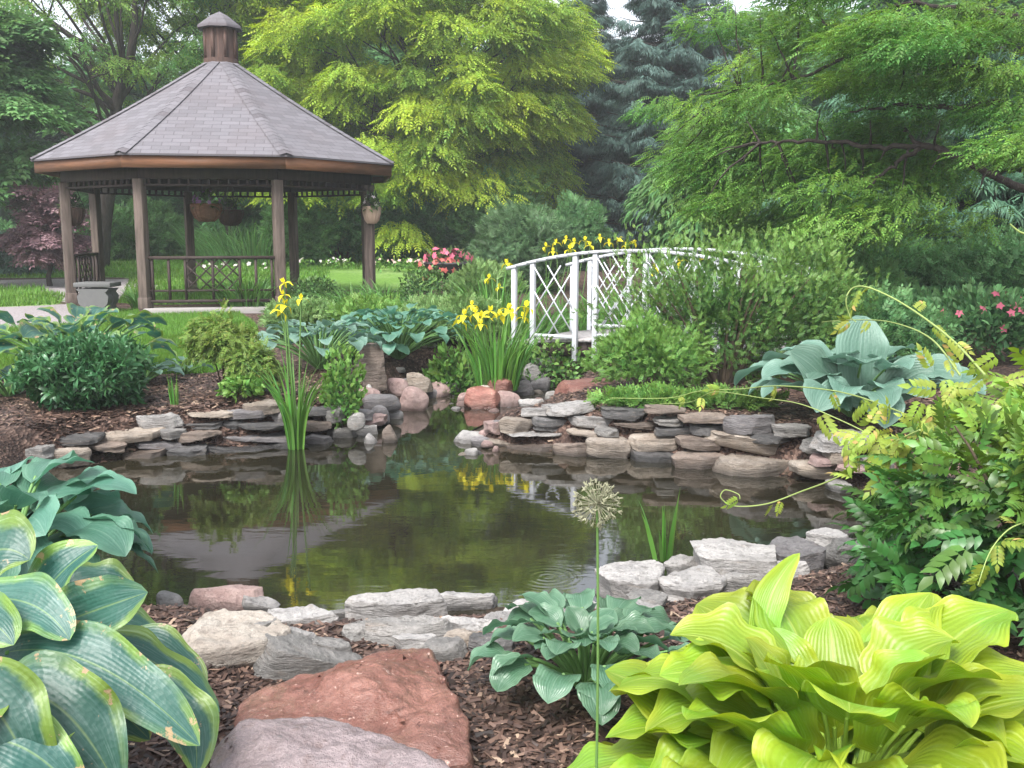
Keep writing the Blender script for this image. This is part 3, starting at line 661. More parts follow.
KG = .886; gaz.scale = (KG, KG, KG); gaz.location = (-4.962, 17.702, .405)      # a six metre gazebo
# hanging baskets
M_wick = wood_mat('coir_basket', (.24, .13, .075), (.13, .065, .04), .9, (5, 5, 20)); M_pale = plain_mat('pale_clay', (.45, .33, .25), .8, 9, .3)
M_wire = plain_mat('dark_wire', (.03, .03, .03), .5, 9, .1); M_bleaf = leaf_mat('basket_leaf', (.05, .10, .04), (.14, .22, .07)); M_pink = plain_mat('pink_petal', (.62, .14, .22), .5, 9, .2, .3, 0, 0, .3)
M_lilac = plain_mat('lilac_petal', (.30, .16, .34), .5, 9, .2, .3, 0, 0, .3); M_whitepetal = plain_mat('white_petal', (.75, .66, .66), .5, 9, .15, .3, 0, 0, .3)
T_PETAL5 = join_t([place_t(small_t(.36, .05), (0, 0, 0), 2 * math.pi * k / 5, .5) for k in range(5)])
T_PETAL5 = (T_PETAL5[0] * np.array([1, 1, 1.6]), T_PETAL5[1], T_PETAL5[2])
def basket(label, p, rad, mat, pm, seed, top=2.66):
    r = np.random.default_rng(seed); p = np.asarray(p, float); t = thing('hanging_basket', label, 'hanging basket', p, 'hanging baskets of the gazebo'); b = MB()
    b.lathe([(.02, 0), (rad * .45, .01), (rad * .75, .07), (rad * .95, .18), (rad, .26), (rad * 1.04, .27), (rad * 1.0, .29), (rad * .9, .24), (.01, .22)], p, 18)
    for k in range(18): a = k * .349; b.tube([p + (rad * q * math.cos(a), rad * q * math.sin(a), z) for q, z in ((.47, .01), (.78, .07), (.98, .18), (1.03, .26))], .008, 4, False)
    b.build('basket', mat, t, True, 40); w = MB()
    for k in range(3): a = k * 2.09 + .4; w.tube([p + (rad * math.cos(a), rad * math.sin(a), .27), (p[0], p[1], top - .12)], .006, 4)
    w.tube([(p[0], p[1], top - .14), (p[0], p[1], top + .02)], .008, 4); w.build('hanger', M_wire, t)
    f = MB(); q, d, s = ellipsoid_pts(150, (rad * .95, rad * .95, .17), r, .3, .3, 2, seed, -.4); scatter(f, T_LEAF, q + p + (0, 0, .30), d + r.normal(0, .3, d.shape), d * .3 + (0, 0, 1), .10, r.uniform(0, 1, len(q))); f.build('foliage', M_bleaf, t)
    if pm is not None:
        f = MB(); q, d, s = ellipsoid_pts(22, (rad * 1.0, rad * 1.0, .2), r, .9, .2, 2, seed, -.1); scatter(f, T_PETAL5, q + p + (0, 0, .30), np.cross(d, r.normal(size=d.shape)), d, .09, np.ones(len(q))); f.build('blossoms', pm, t)
def hang(px, py, Yd, *a, **k): q = at(px, py, Yd); return q
basket('coir hanging basket with lilac flowers nearest the middle of the gazebo opening', at(207, 222, 16.3), .24, M_wick, M_lilac, 1)
basket('dark hanging basket with green leaves just right of the lilac basket', at(231, 226, 18.4), .23, M_cup, None, 2)
basket('shaded brown hanging basket between the two left gazebo posts', at(73, 226, 16.5), .195, M_cup, None, 3)
basket('pale clay hanging basket outside the right gazebo post', at(372, 224, 17.0), .15, M_pale, M_whitepetal, 4)
# cast stone bench end
bx = on(99, 15.35); t = thing('stone_bench', 'grey cast stone bench beside the left gazebo posts', 'bench', bx); b = MB()
b.box(bx + (0, 0, .455), (.56, .45, .07)); b.build('seat', M_stonegrey, t, bevel=.012)
for yy in (-.12, .12):
    b = MB(); prof = [(-.29, .0), (.29, 0), (.27, .08), (.20, .14), (.25, .20), (.27, .30), (.22, .36), (.28, .415), (-.28, .415), (-.22, .36), (-.27, .30), (-.25, .20), (-.20, .14), (-.27, .08)]
    n = len(prof); V = [(bx[0] + x * .88, bx[1] + yy + s * .09, bx[2] - .02 + z) for s in (-1, 1) for x, z in prof]
    b.add(V, [[k, (k + 1) % n, n + (k + 1) % n, n + k] for k in range(n)]); b.add(V[:n], [list(range(n))[::-1]]); b.add(V[n:], [list(range(n))]); b.build('leg', M_stonegrey, t)

# ------------------------------------------------------------------ white footbridge
B0 = np.array([.02, 11.8]); BA = nrm(np.array([.86, -.51])); BN = np.array([.51, .86]); BL, BW = 3.1, 1.35
rise = lambda s: .21 * (1 - ((s - BL / 2) / (BL / 2)) ** 2)
def bp(s, w, z): q = B0 + BA * s + BN * w; return np.array([q[0], q[1], z])
DZ = .33
brd = thing('footbridge', 'white wooden arched footbridge with criss-cross lattice railings', 'footbridge', bp(BL / 2, BW / 2, .15))
dk = MB(); nn_ = 30
for q in range(nn_):
    s0, s1 = BL * (q + .05) / nn_, BL * (q + .95) / nn_; z0, z1 = DZ + .45 * rise(s0), DZ + .45 * rise(s1)
    dk.add([bp(s, w, z + h_) for h_ in (-.035, 0) for s, z in ((s0, z0), (s1, z1)) for w in (-.04, BW + .04)], [[0, 2, 3, 1], [4, 5, 7, 6], [0, 1, 5, 4], [2, 6, 7, 3], [0, 4, 6, 2], [1, 3, 7, 5]])
dk.build('deck', wood_mat('deck_boards', (.42, .40, .40), (.28, .26, .26), .8), brd)
for w in (.03, BW - .03):
    bb = MB(); S = np.linspace(0, BL, 17)
    for s0, s1 in zip(S[:-1], S[1:]): bb.bar(bp(s0, w, DZ + .45 * rise(s0) - .12), bp(s1 + .01, w, DZ + .45 * rise(s1) - .12), .06, .16)
    bb.build('beam', M_darkwood, brd)
rt = lambda s: 1.20 + rise(s)
PS = [.05, .30, .85, 1.10, 1.70, 2.25, 2.50, 3.05]
for w in (-.07, BW + .07):
    tr_ = MB(); S = np.linspace(-.04, BL + .04, 25)
    for s0, s1 in zip(S[:-1], S[1:]): tr_.bar(bp(s0, w, rt(s0)), bp(s1 + .008, w, rt(s1)), .075, .035)
    tr_.build('handrail', M_white, brd)
    for s in PS:
        pm = MB(); zb = DZ - .17 if s in (.85, 1.10, 2.25, 2.50) else DZ - .05
        pm.box((bp(s, w, 0)[0], bp(s, w, 0)[1], (zb + rt(s) - .018) / 2), (.055, .055, rt(s) - .018 - zb), [[*BA, 0], [*BN, 0], [0, 0, 1]]); pm.build('post', M_white, brd, bevel=.004)
    for s0, s1 in ((.30, .85), (1.10, 1.70), (1.70, 2.25), (2.50, 3.05)):
        lt = MB(); z0 = DZ + .45 * rise((s0 + s1) / 2) + .04; z1 = min(rt(s0), rt(s1)) - .03; W_, H_ = s1 - s0, z1 - z0
        lt.bar(bp(s0, w, z0), bp(s1, w, z0), .03, .04)
        for sg in (1, -1):
            for of in (-.34, 0, .34):
                ps_ = []
                for tq in np.linspace(0, 1, 41):
                    x = tq; y = (tq if sg > 0 else 1 - tq) + of
                    if 0 <= y <= 1: ps_.append((x, y))
                if len(ps_) > 3: (x0, y0), (x1, y1) = ps_[0], ps_[-1]; off = .008 * sg; lt.bar(bp(s0 + x0 * W_, w + off, z0 + y0 * H_), bp(s0 + x1 * W_, w + off, z0 + y1 * H_), .011, .014)
        lt.build('lattice_panel', M_white, brd)

# ------------------------------------------------------------------ stones of the pond walls, the stream and the near bank
RM = {
 'grey': rock_mat('grey_limestone', (0.163, 0.157, 0.150), (0.258, 0.245, 0.232), (0.065, 0.060, 0.053), .6, 6, .8, (0.361, 0.353, 0.331)),
 'light': rock_mat('pale_limestone', (0.258, 0.248, 0.241), (0.370, 0.353, 0.340), (0.112, 0.103, 0.095), .6, 5, .6, (0.086, 0.082, 0.073)),
 'tan': rock_mat('tan_flagstone', (0.232, 0.189, 0.150), (0.327, 0.284, 0.241), (0.103, 0.082, 0.065), .65, 5, .8),
 'brown': rock_mat('brown_flagstone', (0.133, 0.101, 0.082), (0.215, 0.172, 0.142), (0.052, 0.041, 0.034), .6, 6, .9),
 'dark': rock_mat('dark_slate', (0.073, 0.071, 0.071), (0.138, 0.133, 0.131), (0.030, 0.028, 0.028), .5, 6, .9, (0.241, 0.232, 0.224)),
 'purple': rock_mat('purple_grey_slate', (0.155, 0.144, 0.148), (0.241, 0.228, 0.230), (0.073, 0.065, 0.067), .55, 7, .8),
 'red': rock_mat('red_quartzite', (0.189, 0.073, 0.056), (0.275, 0.133, 0.103), (0.120, 0.047, 0.034), .38, 4, .3, (0.344, 0.224, 0.172)),
 'pink': rock_mat('pink_granite', (0.258, 0.172, 0.159), (0.344, 0.254, 0.232), (0.146, 0.090, 0.084), .5, 7, 0, (0.387, 0.310, 0.284)),
 'cream': rock_mat('cream_limestone', (0.310, 0.267, 0.224), (0.387, 0.353, 0.310), (0.163, 0.133, 0.112), .65, 4, .3, (0.172, 0.163, 0.150))}
WORD = {'grey': 'grey', 'light': 'pale grey', 'tan': 'tan', 'brown': 'brown', 'dark': 'dark grey', 'purple': 'purplish grey', 'red': 'red', 'pink': 'pink', 'cream': 'cream'}
ORD = ['first ', 'second ', 'third ', 'fourth ', 'fifth ', 'sixth ', 'seventh ', 'eighth ', 'ninth ', 'tenth ', 'eleventh ', 'twelfth ', 'thirteenth ', 'fourteenth ', 'fifteenth ', 'sixteenth ']
def wl(px):
    k = [(20, 478), (70, 470), (110, 462), (150, 459), (200, 456), (260, 452), (300, 448), (335, 440), (365, 436), (395, 434), (440, 441), (470, 446), (510, 451), (560, 456), (620, 460), (680, 467), (740, 475), (800, 484), (845, 493), (868, 503), (900, 505)]
    return float(np.interp(px, [q[0] for q in k], [q[1] for q in k]))
LEFTW = [(22, 431, 82, 446, 'dark'), (83, 425, 146, 445, 'tan'), (128, 412, 171, 430, 'light'), (150, 427, 172, 441, 'grey'), (25, 445, 72, 472, 'tan'), (70, 441, 111, 456, 'brown'), (123, 438, 171, 451, 'purple'),
 (165, 429, 210, 445, 'brown'), (170, 410, 228, 421, 'tan'), (172, 419, 214, 431, 'dark'), (207, 430, 280, 444, 'purple'), (212, 417, 236, 430, 'dark'), (230, 422, 283, 433, 'dark'), (234, 400, 277, 416, 'tan'), (261, 407, 291, 424, 'light'), (150, 444, 197, 457, 'dark'), (106, 447, 152, 460, 'brown'),
 (3, 444, 34, 463, 'grey'), (-28, 446, 8, 472, 'brown'), (-50, 440, -18, 458, 'tan'), (194, 443, 262, 455, 'dark'), (258, 441, 300, 452, 'dark'), (276, 429, 296, 441, 'grey'), (292, 405, 334, 421, 'dark'), (218, 408, 262, 421, 'purple'), (292, 420, 326, 433, 'brown'),
 (318, 406, 340, 424, 'grey'), (332, 408, 368, 423, 'purple'), (322, 425, 350, 442, 'grey'), (296, 432, 326, 447, 'purple'), (346, 424, 372, 438, 'light'), (357, 413, 383, 428, 'pink')]
RIGHTW = [(452, 431, 482, 446, 'light'), (498, 416, 534, 436, 'tan'), (522, 406, 557, 418, 'light'), (547, 401, 596, 417, 'light'), (533, 415, 571, 432, 'dark'), (508, 429, 570, 442, 'light'), (569, 413, 618, 430, 'light'),
 (570, 429, 602, 440, 'tan'), (606, 406, 654, 422, 'dark'), (618, 420, 664, 432, 'brown'), (634, 432, 685, 453, 'tan'), (660, 425, 697, 437, 'dark'), (590, 436, 636, 454, 'tan'), (598, 428, 622, 438, 'grey'), (483, 438, 512, 450, 'tan'),
 (505, 441, 558, 453, 'brown'), (555, 440, 600, 455, 'brown'), (650, 407, 690, 416, 'brown'), (483, 419, 500, 436, 'pink'), (658, 416, 688, 428, 'grey'), (685, 413, 733, 425, 'brown'), (697, 422, 736, 437, 'dark'),
 (735, 413, 782, 437, 'purple'), (782, 422, 820, 442, 'grey'), (760, 431, 799, 446, 'dark'), (720, 431, 815, 459, 'tan'), (728, 453, 807, 474, 'tan'), (682, 434, 726, 452, 'brown'), (680, 450, 732, 465, 'brown'),
 (636, 450, 684, 464, 'dark'), (811, 438, 840, 457, 'grey'), (826, 431, 886, 454, 'light'), (820, 455, 848, 467, 'pink'), (805, 460, 850, 483, 'tan'), (838, 447, 868, 466, 'tan'), (842, 478, 866, 496, 'grey'), (850, 462, 882, 478, 'pink'), (878, 457, 908, 472, 'grey')]
def wall_stones(tab, side, mark, seed0, courses):
    rows = {}
    for q in tab:
        h_ = wl((q[0] + q[2]) / 2) - (q[1] + q[3]) / 2; c = 0 if h_ < courses[0] else (1 if h_ < courses[1] else 2); rows.setdefault((c, q[4]), []).append(q)
    for (c, col_), qs in rows.items():
        qs.sort(key=lambda q: q[0] if side == 'left' else -q[0])
        for n_, q in enumerate(qs):
            x0, y0, x1, y1, _ = q; cx = (x0 + x1) / 2; Yw = gz(cx, wl(cx), WATER)[1]; sb = .03 + .11 * c + .05 * ((x0 * 7) % 5) / 5
            Yf = Yw + sb; zb = at(cx, y1, Yf)[2]; w = (x1 - x0) / F_PX * Yf * 1.06; dp = float(np.clip(.75 * w, .24, .46)); zt = at(cx, y0, Yf + dp * .8)[2]
            h_ = max(.055, zt - zb)
            if c == 0: zb -= .06; h_ += .06
            nm = 'flagstone'; where = ('waterline', 'middle', 'top')[c]
            lab = f"{ORD[n_]}{WORD[col_]} flagstone from the {mark} end in the {where} course, {side} pond wall".strip()
            stone(nm, lab[0].lower() + lab[1:], 'stone', ((cx - 512) / F_PX * Yf, Yf + dp / 2, zb + h_ / 2), (w, dp, h_), RM[col_], seed0 + x0 * 3 + y0, 'flag', rng.normal(0, .12), (rng.normal(0, .03), rng.normal(0, .04)), f'stones of the {side} pond wall')
wall_stones(LEFTW, 'left', 'hosta', 100, (14, 27)); wall_stones(RIGHTW, 'right', 'wisteria', 900, (17, 30))
# hidden core course so that no mulch shows between the wall stones
ROCKS = [  # x0 y0 x1 y1 base z, material, kind, name, label
 (386, 377, 407, 391, .05, 'pink', 'cobble', 'cobble', 'small pink cobble on the left stream bank, uppermost beside the tall brown slab'),
 (397, 386, 427, 412, -.12, 'pink', 'cobble', 'boulder', 'rounded pink boulder half in the water at the stream mouth'),
 (360, 393, 398, 411, -.02, 'purple', 'cobble', 'boulder', 'purplish rounded boulder on the left bank below the brown slab'),
 (428, 381, 449, 394, -.08, 'pink', 'cobble', 'cobble', 'small pink cobble left of the yellow iris clump at the water'),
 (406, 371, 431, 387, .02, 'tan', 'boulder', 'boulder', 'tan boulder at the foot of the big blue hosta'),
 (352, 387, 378, 402, .05, 'pink', 'cobble', 'cobble', 'pinkish cobble at the foot of the tall brown slab'),
 (366, 405, 387, 419, -.05, 'purple', 'cobble', 'cobble', 'purple cobble between the left wall and the stream'),
 (384, 410, 401, 419, -.12, 'light', 'cobble', 'cobble', 'pale wet cobble lying in the water left of the stream mouth'),
 (379, 425, 395, 443, -.12, 'brown', 'cobble', 'cobble', 'round brown cobble alone in the water at the left wall end'),
 (360, 434, 376, 444, -.12, 'light', 'cobble', 'cobble', 'small pale cobble at the waterline at the left wall end'),
 (356, 343, 385, 387, .12, 'brown', 'flag', 'standing_stone', 'tall upright brown slab at the left of the big blue hosta'),
 (464, 386, 499, 409, -.12, 'red', 'boulder', 'boulder', 'red boulder below the yellow iris clump at the waterline'),
 (494, 390, 522, 407, -.12, 'pink', 'cobble', 'boulder', 'pink boulder right of the red one below the iris clump'),
 (484, 378, 512, 392, -.02, 'red', 'cobble', 'cobble', 'reddish cobble tucked under the iris leaves'),
 (518, 363, 546, 382, -.06, 'light', 'boulder', 'boulder', 'pale boulder right of the yellow iris clump'),
 (510, 379, 534, 396, -.12, 'purple', 'cobble', 'cobble', 'purple cobble between the iris clump and the stream'),
 (528, 377, 551, 391, -.12, 'purple', 'cobble', 'cobble', 'dark purple cobble at the right edge of the iris island'),
 (476, 385, 492, 395, -.02, 'cream', 'cobble', 'cobble', 'cream cobble tucked at the left foot of the iris clump'),
 (455, 371, 472, 383, -.08, 'pink', 'cobble', 'cobble', 'pink cobble behind the iris clump at its left'),
 (440, 376, 460, 390, -.10, 'light', 'cobble', 'cobble', 'pale cobble in the water left of the iris island'),
 (430, 372, 448, 382, -.05, 'purple', 'cobble', 'cobble', 'purple cobble on the bank behind the small pink one'),
 (456, 392, 470, 403, -.12, 'pink', 'cobble', 'cobble', 'small pink cobble at the left tip of the iris island'),
 (556, 379, 620, 403, .03, 'red', 'boulder', 'boulder', 'long flat red boulder between the stream and the bright green shrub'),
 (550, 359, 582, 378, -.12, 'red', 'cobble', 'boulder', 'dark wet red boulder in the stream under the footbridge'),
 (536, 352, 556, 366, -.10, 'purple', 'cobble', 'cobble', 'grey purple cobble left of the wet red one under the footbridge'),
 (580, 362, 604, 376, -.10, 'brown', 'cobble', 'cobble', 'brown cobble right of the wet red one under the footbridge'),
 (544, 390, 566, 402, -.11, 'grey', 'cobble', 'cobble', 'grey cobble in the water left of the long red boulder'),
 (520, 398, 544, 409, -.12, 'light', 'flag', 'flat_stone', 'pale flat stone behind the right wall tip at the stream'),
 (478, 428, 500, 441, -.12, 'pink', 'cobble', 'cobble', 'pink cobble at the right wall tip'),
 (362, 385, 371, 391, .1, 'light', 'cobble', 'cobble', 'tiny pale cobble on the mulch at the brown slab'),
 (398, 378, 416, 388, .0, 'purple', 'cobble', 'cobble', 'purple cobble on the left bank between pink and tan stones'),
 (470, 436, 490, 447, -.12, 'purple', 'cobble', 'cobble', 'purplish cobble in the water beside the right wall tip'),
 (422, 388, 440, 398, -.12, 'purple', 'cobble', 'cobble', 'dark purple cobble at the water right of the rounded pink boulder'),
 (344, 412, 362, 424, .02, 'grey', 'cobble', 'cobble', 'grey cobble on top of the left wall beside the stream bank'),
 # the near bank
 (150, 612, 272, 672, -.02, 'cream', 'flag', 'flat_stone', 'broad cream flat stone with grey flecks beside the variegated hosta'),
 (170, 587, 253, 618, -.14, 'pink', 'boulder', 'boulder', 'smooth pink boulder half in the water behind the cream flat stone'),
 (216, 617, 263, 645, .04, 'grey', 'flag', 'flat_stone', 'small bluish grey stone lying on the cream flat stone'),
 (243, 606, 331, 643, -.06, 'light', 'flag', 'flat_stone', 'pale flat stone with a rusty edge behind the grey block'),
 (237, 624, 356, 686, -.03, 'grey', 'boulder', 'block_stone', 'long grey weathered block behind the red boulder'),
 (330, 618, 366, 650, -.06, 'grey', 'flag', 'flat_stone', 'grey leaning stone between the long grey block and the two stacked slabs'),
 (338, 598, 447, 624, -.02, 'light', 'flag', 'flat_stone', 'long pale layered slab, upper of the stacked pair at the near bank'),
 (355, 621, 460, 652, -.05, 'grey', 'flag', 'flat_stone', 'long grey slab under the pale layered one at the near bank'),
 (420, 648, 466, 668, -.03, 'grey', 'flag', 'flat_stone', 'small grey stone half buried right of the red boulder'),
 (438, 611, 500, 642, -.05, 'light', 'flag', 'flat_stone', 'pale flat stone right of the stacked slabs'),
 (466, 636, 520, 662, -.03, 'dark', 'flag', 'flat_stone', 'dark flat stone left of the small blue green hosta'),
 (496, 600, 568, 640, -.09, 'light', 'flag', 'flat_stone', 'pale wet flat stone behind the small blue green hosta'),
 (418, 600, 500, 618, -.15, 'light', 'flag', 'flat_stone', 'low pale slab awash at the near waterline'),
 (598, 556, 678, 606, -.09, 'light', 'flag', 'boulder', 'big pale flat topped boulder left of the young iris shoots'),
 (634, 586, 678, 622, -.04, 'grey', 'flag', 'flat_stone', 'grey tilted stone in front of the big pale boulder'),
 (668, 568, 738, 604, -.06, 'light', 'flag', 'flat_stone', 'pale flat topped stone right of the young iris shoots'),
 (672, 556, 708, 578, -.10, 'grey', 'flag', 'flat_stone', 'grey flat stone at the foot of the young iris shoots'),
 (702, 538, 792, 582, -.04, 'light', 'flag', 'boulder', 'pale layered boulder at the right near bank above the lime hosta'),
 (778, 538, 842, 574, -.06, 'purple', 'flag', 'flat_stone', 'purplish flat stone between the layered boulder and the wisteria'),
 (816, 526, 864, 554, -.08, 'light', 'flag', 'flat_stone', 'pale stone at the waterline beside the wisteria'),
 (140, 592, 168, 614, -.10, 'light', 'cobble', 'cobble', 'rounded pale cobble beside the variegated hosta at the water'),
 (300, 640, 345, 664, -.05, 'grey', 'flag', 'flat_stone', 'grey flat stone half hidden between the grey block and the red boulder'),
 (262, 632, 312, 656, -.05, 'light', 'flag', 'flat_stone', 'pale flat slab between the cream flat stone and the long grey block'),
 (318, 606, 362, 630, -.10, 'grey', 'flag', 'flat_stone', 'grey flat slab between the rusty edged stone and the stacked pair'),
 (440, 632, 486, 658, -.05, 'tan', 'flag', 'flat_stone', 'tan flat slab right of the long grey slab of the stacked pair'),
 (478, 616, 530, 640, -.07, 'light', 'flag', 'flat_stone', 'pale flat slab behind the dark flat stone left of the small hosta'),
 (524, 610, 588, 640, -.07, 'grey', 'flag', 'flat_stone', 'grey flat slab directly behind the top of the small hosta'),
 (560, 598, 612, 622, -.11, 'light', 'flag', 'flat_stone', 'pale wet slab at the waterline between small hosta and big pale boulder'),
 (620, 600, 676, 632, -.05, 'light', 'flag', 'flat_stone', 'pale flat slab in front of the grey tilted stone'),
 (726, 570, 776, 594, -.05, 'grey', 'flag', 'flat_stone', 'grey flat slab below the pale layered boulder'),
 (770, 560, 822, 584, -.05, 'light', 'flag', 'flat_stone', 'pale flat slab in front of the purplish flat stone near the wisteria'),
 (228, 600, 268, 618, -.12, 'light', 'flag', 'flat_stone', 'pale slab at the waterline right of the smooth pink boulder'),
 (384, 640, 436, 662, -.04, 'light', 'flag', 'flat_stone', 'pale flat slab between the red boulder and the long grey slab'),
 (836, 536, 886, 566, -.06, 'grey', 'flag', 'flat_stone', 'grey slab half under the wisteria at the near waterline'),
]
for n_, (x0, y0, x1, y1, zb, m_, kd, nm, lab) in enumerate(ROCKS):
    cx = (x0 + x1) / 2; Yf = gz(cx, y1, zb)[1]
    if y0 > 500 and zb > -.09: zb = max(zb, hz((cx - 512) / F_PX * (Yf + .12), Yf + .12) - .02); Yf = gz(cx, y1, zb)[1]
    w = (x1 - x0) / F_PX * Yf * (1.0 if y0 > 500 else 1.05)
    if nm == 'standing_stone': dp = .16; zt = at(cx, y0, Yf + .1)[2]
    else:
        dp = w * (.72 if kd != 'flag' else .8)
        zt = at(cx, y0, Yf + dp * .62)[2]
        if y0 > 500:
            hh = .065 + (.17 if kd != 'flag' else .10) * w; dp = float(np.clip((gz(cx, y0, zb + hh)[1] - Yf) * 1.12, .3 * w, 1.15 * w)); zt = zb + hh
    dp = max(dp, .12); h_ = max(.05, zt - zb) + .07; big_ = w > .25
    stone(nm, lab, 'stone', ((cx - 512) / F_PX * (Yf + dp * .3), Yf + dp / 2, zb - .07 + h_ / 2), (w, dp, h_), RM[m_], 31 * n_ + 7, kd, rng.normal(0, .08), (0, 0), None, 2.4 if y0 > 500 else 1.0)
# loose small cobbles along the stream banks
r = np.random.default_rng(61)
for k in range(58):
    x0, x1, y0, y1 = ((350, 400, 380, 412), (400, 452, 372, 396), (455, 550, 380, 408), (515, 560, 362, 392), (455, 500, 425, 445))[k % 5]
    px, py = r.uniform(x0, x1), r.uniform(y0, y1); q = gz(px, py, -.03); zg = hz(q[0], q[1]); zg = max(zg, WATER - .03); w = r.uniform(.05, .13)
    stone('cobble', 'small loose cobble among the many along the stream banks', 'stone', (q[0], q[1], zg + w * .22), (w, w * r.uniform(.7, 1), w * r.uniform(.5, .75)), RM[('pink', 'purple', 'grey', 'light', 'tan', 'pink')[k % 6]], 4000 + k, 'cobble', r.uniform(0, 6), (0, 0), 'small loose cobbles of the stream banks', .7)
# the two big boulders in front: outlined individually
def hero(name, label, pts_px, Yc, dp, zb, mat, seed, top):
    """boulder from a list of its cleavage corners (pixel, distance) as a rounded hull"""
    pts = np.array([at(px, py, Yd) for px, py, Yd in pts_px]); import bmesh
    bm = bmesh.new(); [bm.verts.new(p) for p in pts]; bmesh.ops.convex_hull(bm, input=bm.verts)
    vs = [v for v in bm.verts if not v.link_faces]; bmesh.ops.delete(bm, geom=vs, context='VERTS')
    bmesh.ops.triangulate(bm, faces=bm.faces[:]); bmesh.ops.bevel(bm, geom=bm.edges[:] + bm.verts[:], offset=.022, segments=2, profile=.6, affect='EDGES', clamp_overlap=True)
    bmesh.ops.triangulate(bm, faces=bm.faces[:])
    for _ in range(7):
        es = [e for e in bm.edges if e.calc_length() > .022]
        if not es: break
        bmesh.ops.subdivide_edges(bm, edges=es, cuts=1); bmesh.ops.triangulate(bm, faces=bm.faces[:])
    for _ in range(2): bmesh.ops.smooth_vert(bm, verts=bm.verts[:], factor=.3, use_axis_x=True, use_axis_y=True, use_axis_z=True)
    bm.normal_update(); V = np.array([v.co[:] for v in bm.verts]); Nn = np.array([v.normal[:] for v in bm.verts]); c = V.mean(0); q = V * 6
    d = .022 * vnoise(q, seed) + .013 * vnoise(q * 2.3, seed + 1) + .0055 * vnoise(q * 5.5, seed + 2) + .003 * vnoise(q * 12, seed + 3)
    d = d - .010 * np.clip(1 - np.abs(vnoise(V * np.array([3, 3, 9]) + 4, seed + 5)) * 9, 0, 1)
    V = V + Nn * d[:, None]; me = bpy.data.meshes.new(name)
    for v, p in zip(bm.verts, V): v.co = p - c
    bm.to_mesh(me); bm.free(); me.polygons.foreach_set('use_smooth', np.ones(len(me.polygons), bool)); me.materials.append(mat)
    o = bpy.data.objects.new(name, me); COL.objects.link(o); o.location = c; return tag(o, label, 'boulder')
M_red = rock_mat('wet_red_quartzite', (.165, .068, .05), (.25, .12, .092), (.08, .034, .025), .2, 3.2, .5, (.58, .40, .34))
M_heroGrey = rock_mat('worn_pinkish_grey_stone', (.155, .122, .124), (.215, .175, .18), (.085, .058, .054), .34, 3.5, .0, (.13, .12, .12))
hero('boulder', 'large wet red quartzite boulder with a sharp sloping face at the near bank', [(300, 688, 3.35), (385, 650, 3.45), (432, 646, 3.45), (446, 672, 3.3), (240, 700, 3.1), (232, 728, 2.85), (345, 668, 3.05), (472, 735, 2.75), (476, 762, 2.6), (430, 700, 2.95), (330, 790, 2.6), (240, 760, 2.75), (440, 665, 3.55), (380, 850, 2.75), (250, 820, 2.9), (470, 820, 2.8), (430, 790, 3.4), (330, 800, 3.3)], 3, .5, 0, M_red, 3, .3)
hero('boulder', 'flat rounded pinkish grey boulder in front of the red one at the picture bottom', [(205, 742, 2.55), (240, 718, 2.62), (330, 724, 2.66), (300, 716, 2.72), (400, 738, 2.55), (455, 764, 2.4), (470, 800, 2.3), (430, 830, 2.2), (200, 790, 2.35), (210, 840, 2.25), (320, 850, 2.15), (300, 900, 2.4), (420, 900, 2.45), (230, 880, 2.5)], 2.4, .5, 0, M_heroGrey, 8, .2)

# ------------------------------------------------------------------ plant materials
M_lime = hosta_mat('lime_hosta_leaf', (.20, .30, .018), (.32, .39, .026), .3, 1.1, 8, wavy=.3, rough=.42, bstr=.22, vcol=.05, pale=(.17, .34, .03))
M_var = hosta_mat('variegated_hosta_leaf', (.028, .105, .082), (.165, .275, .05), .58, .82, 8, True, .45, .42, .22, vcol=.06, bloom=.75, pk_=1.0, rib=.14, pale=(.055, .15, .115))
M_blue = hosta_mat('blue_hosta_leaf', (.075, .19, .135), (.11, .25, .17), .3, 1.0, 8, wavy=.2, rough=.38, bstr=.22, pk_=1.0, rib=.25)
M_bluegrey = hosta_mat('powdery_blue_hosta_leaf', (.10, .195, .145), (.155, .265, .205), .3, 1.0, 7, wavy=.2, rough=.42, bstr=.4)
M_small = hosta_mat('blue_green_hosta_leaf', (.075, .165, .095), (.115, .215, .13), .3, 1.0, 7, wavy=.2, rough=.27, bstr=.3)
M_hstem = plain_mat('hosta_stem', (.13, .26, .08), .5, 12, .2, .3); M_limestem = plain_mat('lime_stem', (.30, .46, .06), .5, 12, .2, .3)
M_iris = leaf_mat('iris_leaf', (.07, .20, .04), (.15, .34, .06), .2, .3, .4, .4, None, 3)
M_day = leaf_mat('daylily_leaf', (.07, .19, .045), (.15, .31, .08), .25, .3, .45, .35, None, 3)
M_yel = plain_mat('yellow_iris_petal', (.86, .77, .03), .5, 9, .12, .3, 0, 0, .3)
M_peony = leaf_mat('dark_bush_leaf', (.035, .12, .05), (.08, .21, .08), .3, .2, .32, .5, None, 5)
M_pea = leaf_mat('weeping_shrub_leaf', (.085, .17, .035), (.20, .30, .06), .3, .3, .5, .3, (.20, .20, .05), 4)
M_light = leaf_mat('light_shrub_leaf', (.09, .22, .05), (.20, .36, .08), .25, .3, .5, .3, None, 4)
M_flow = leaf_mat('flowering_shrub_leaf', (.065, .16, .04), (.19, .33, .075), .3, .3, .5, .35, None, 3)
M_feath = leaf_mat('feathery_leaf', (.12, .23, .08), (.22, .35, .12), .25, .3, .55, .3, None, 3)
M_box = leaf_mat('boxwood_leaf', (.04, .10, .03), (.10, .19, .05), .3, .15, .5, .3, None, 3)
M_wis = leaf_mat('wisteria_leaf', (.05, .16, .04), (.24, .38, .055), .3, .3, .36, .45, None, 3)
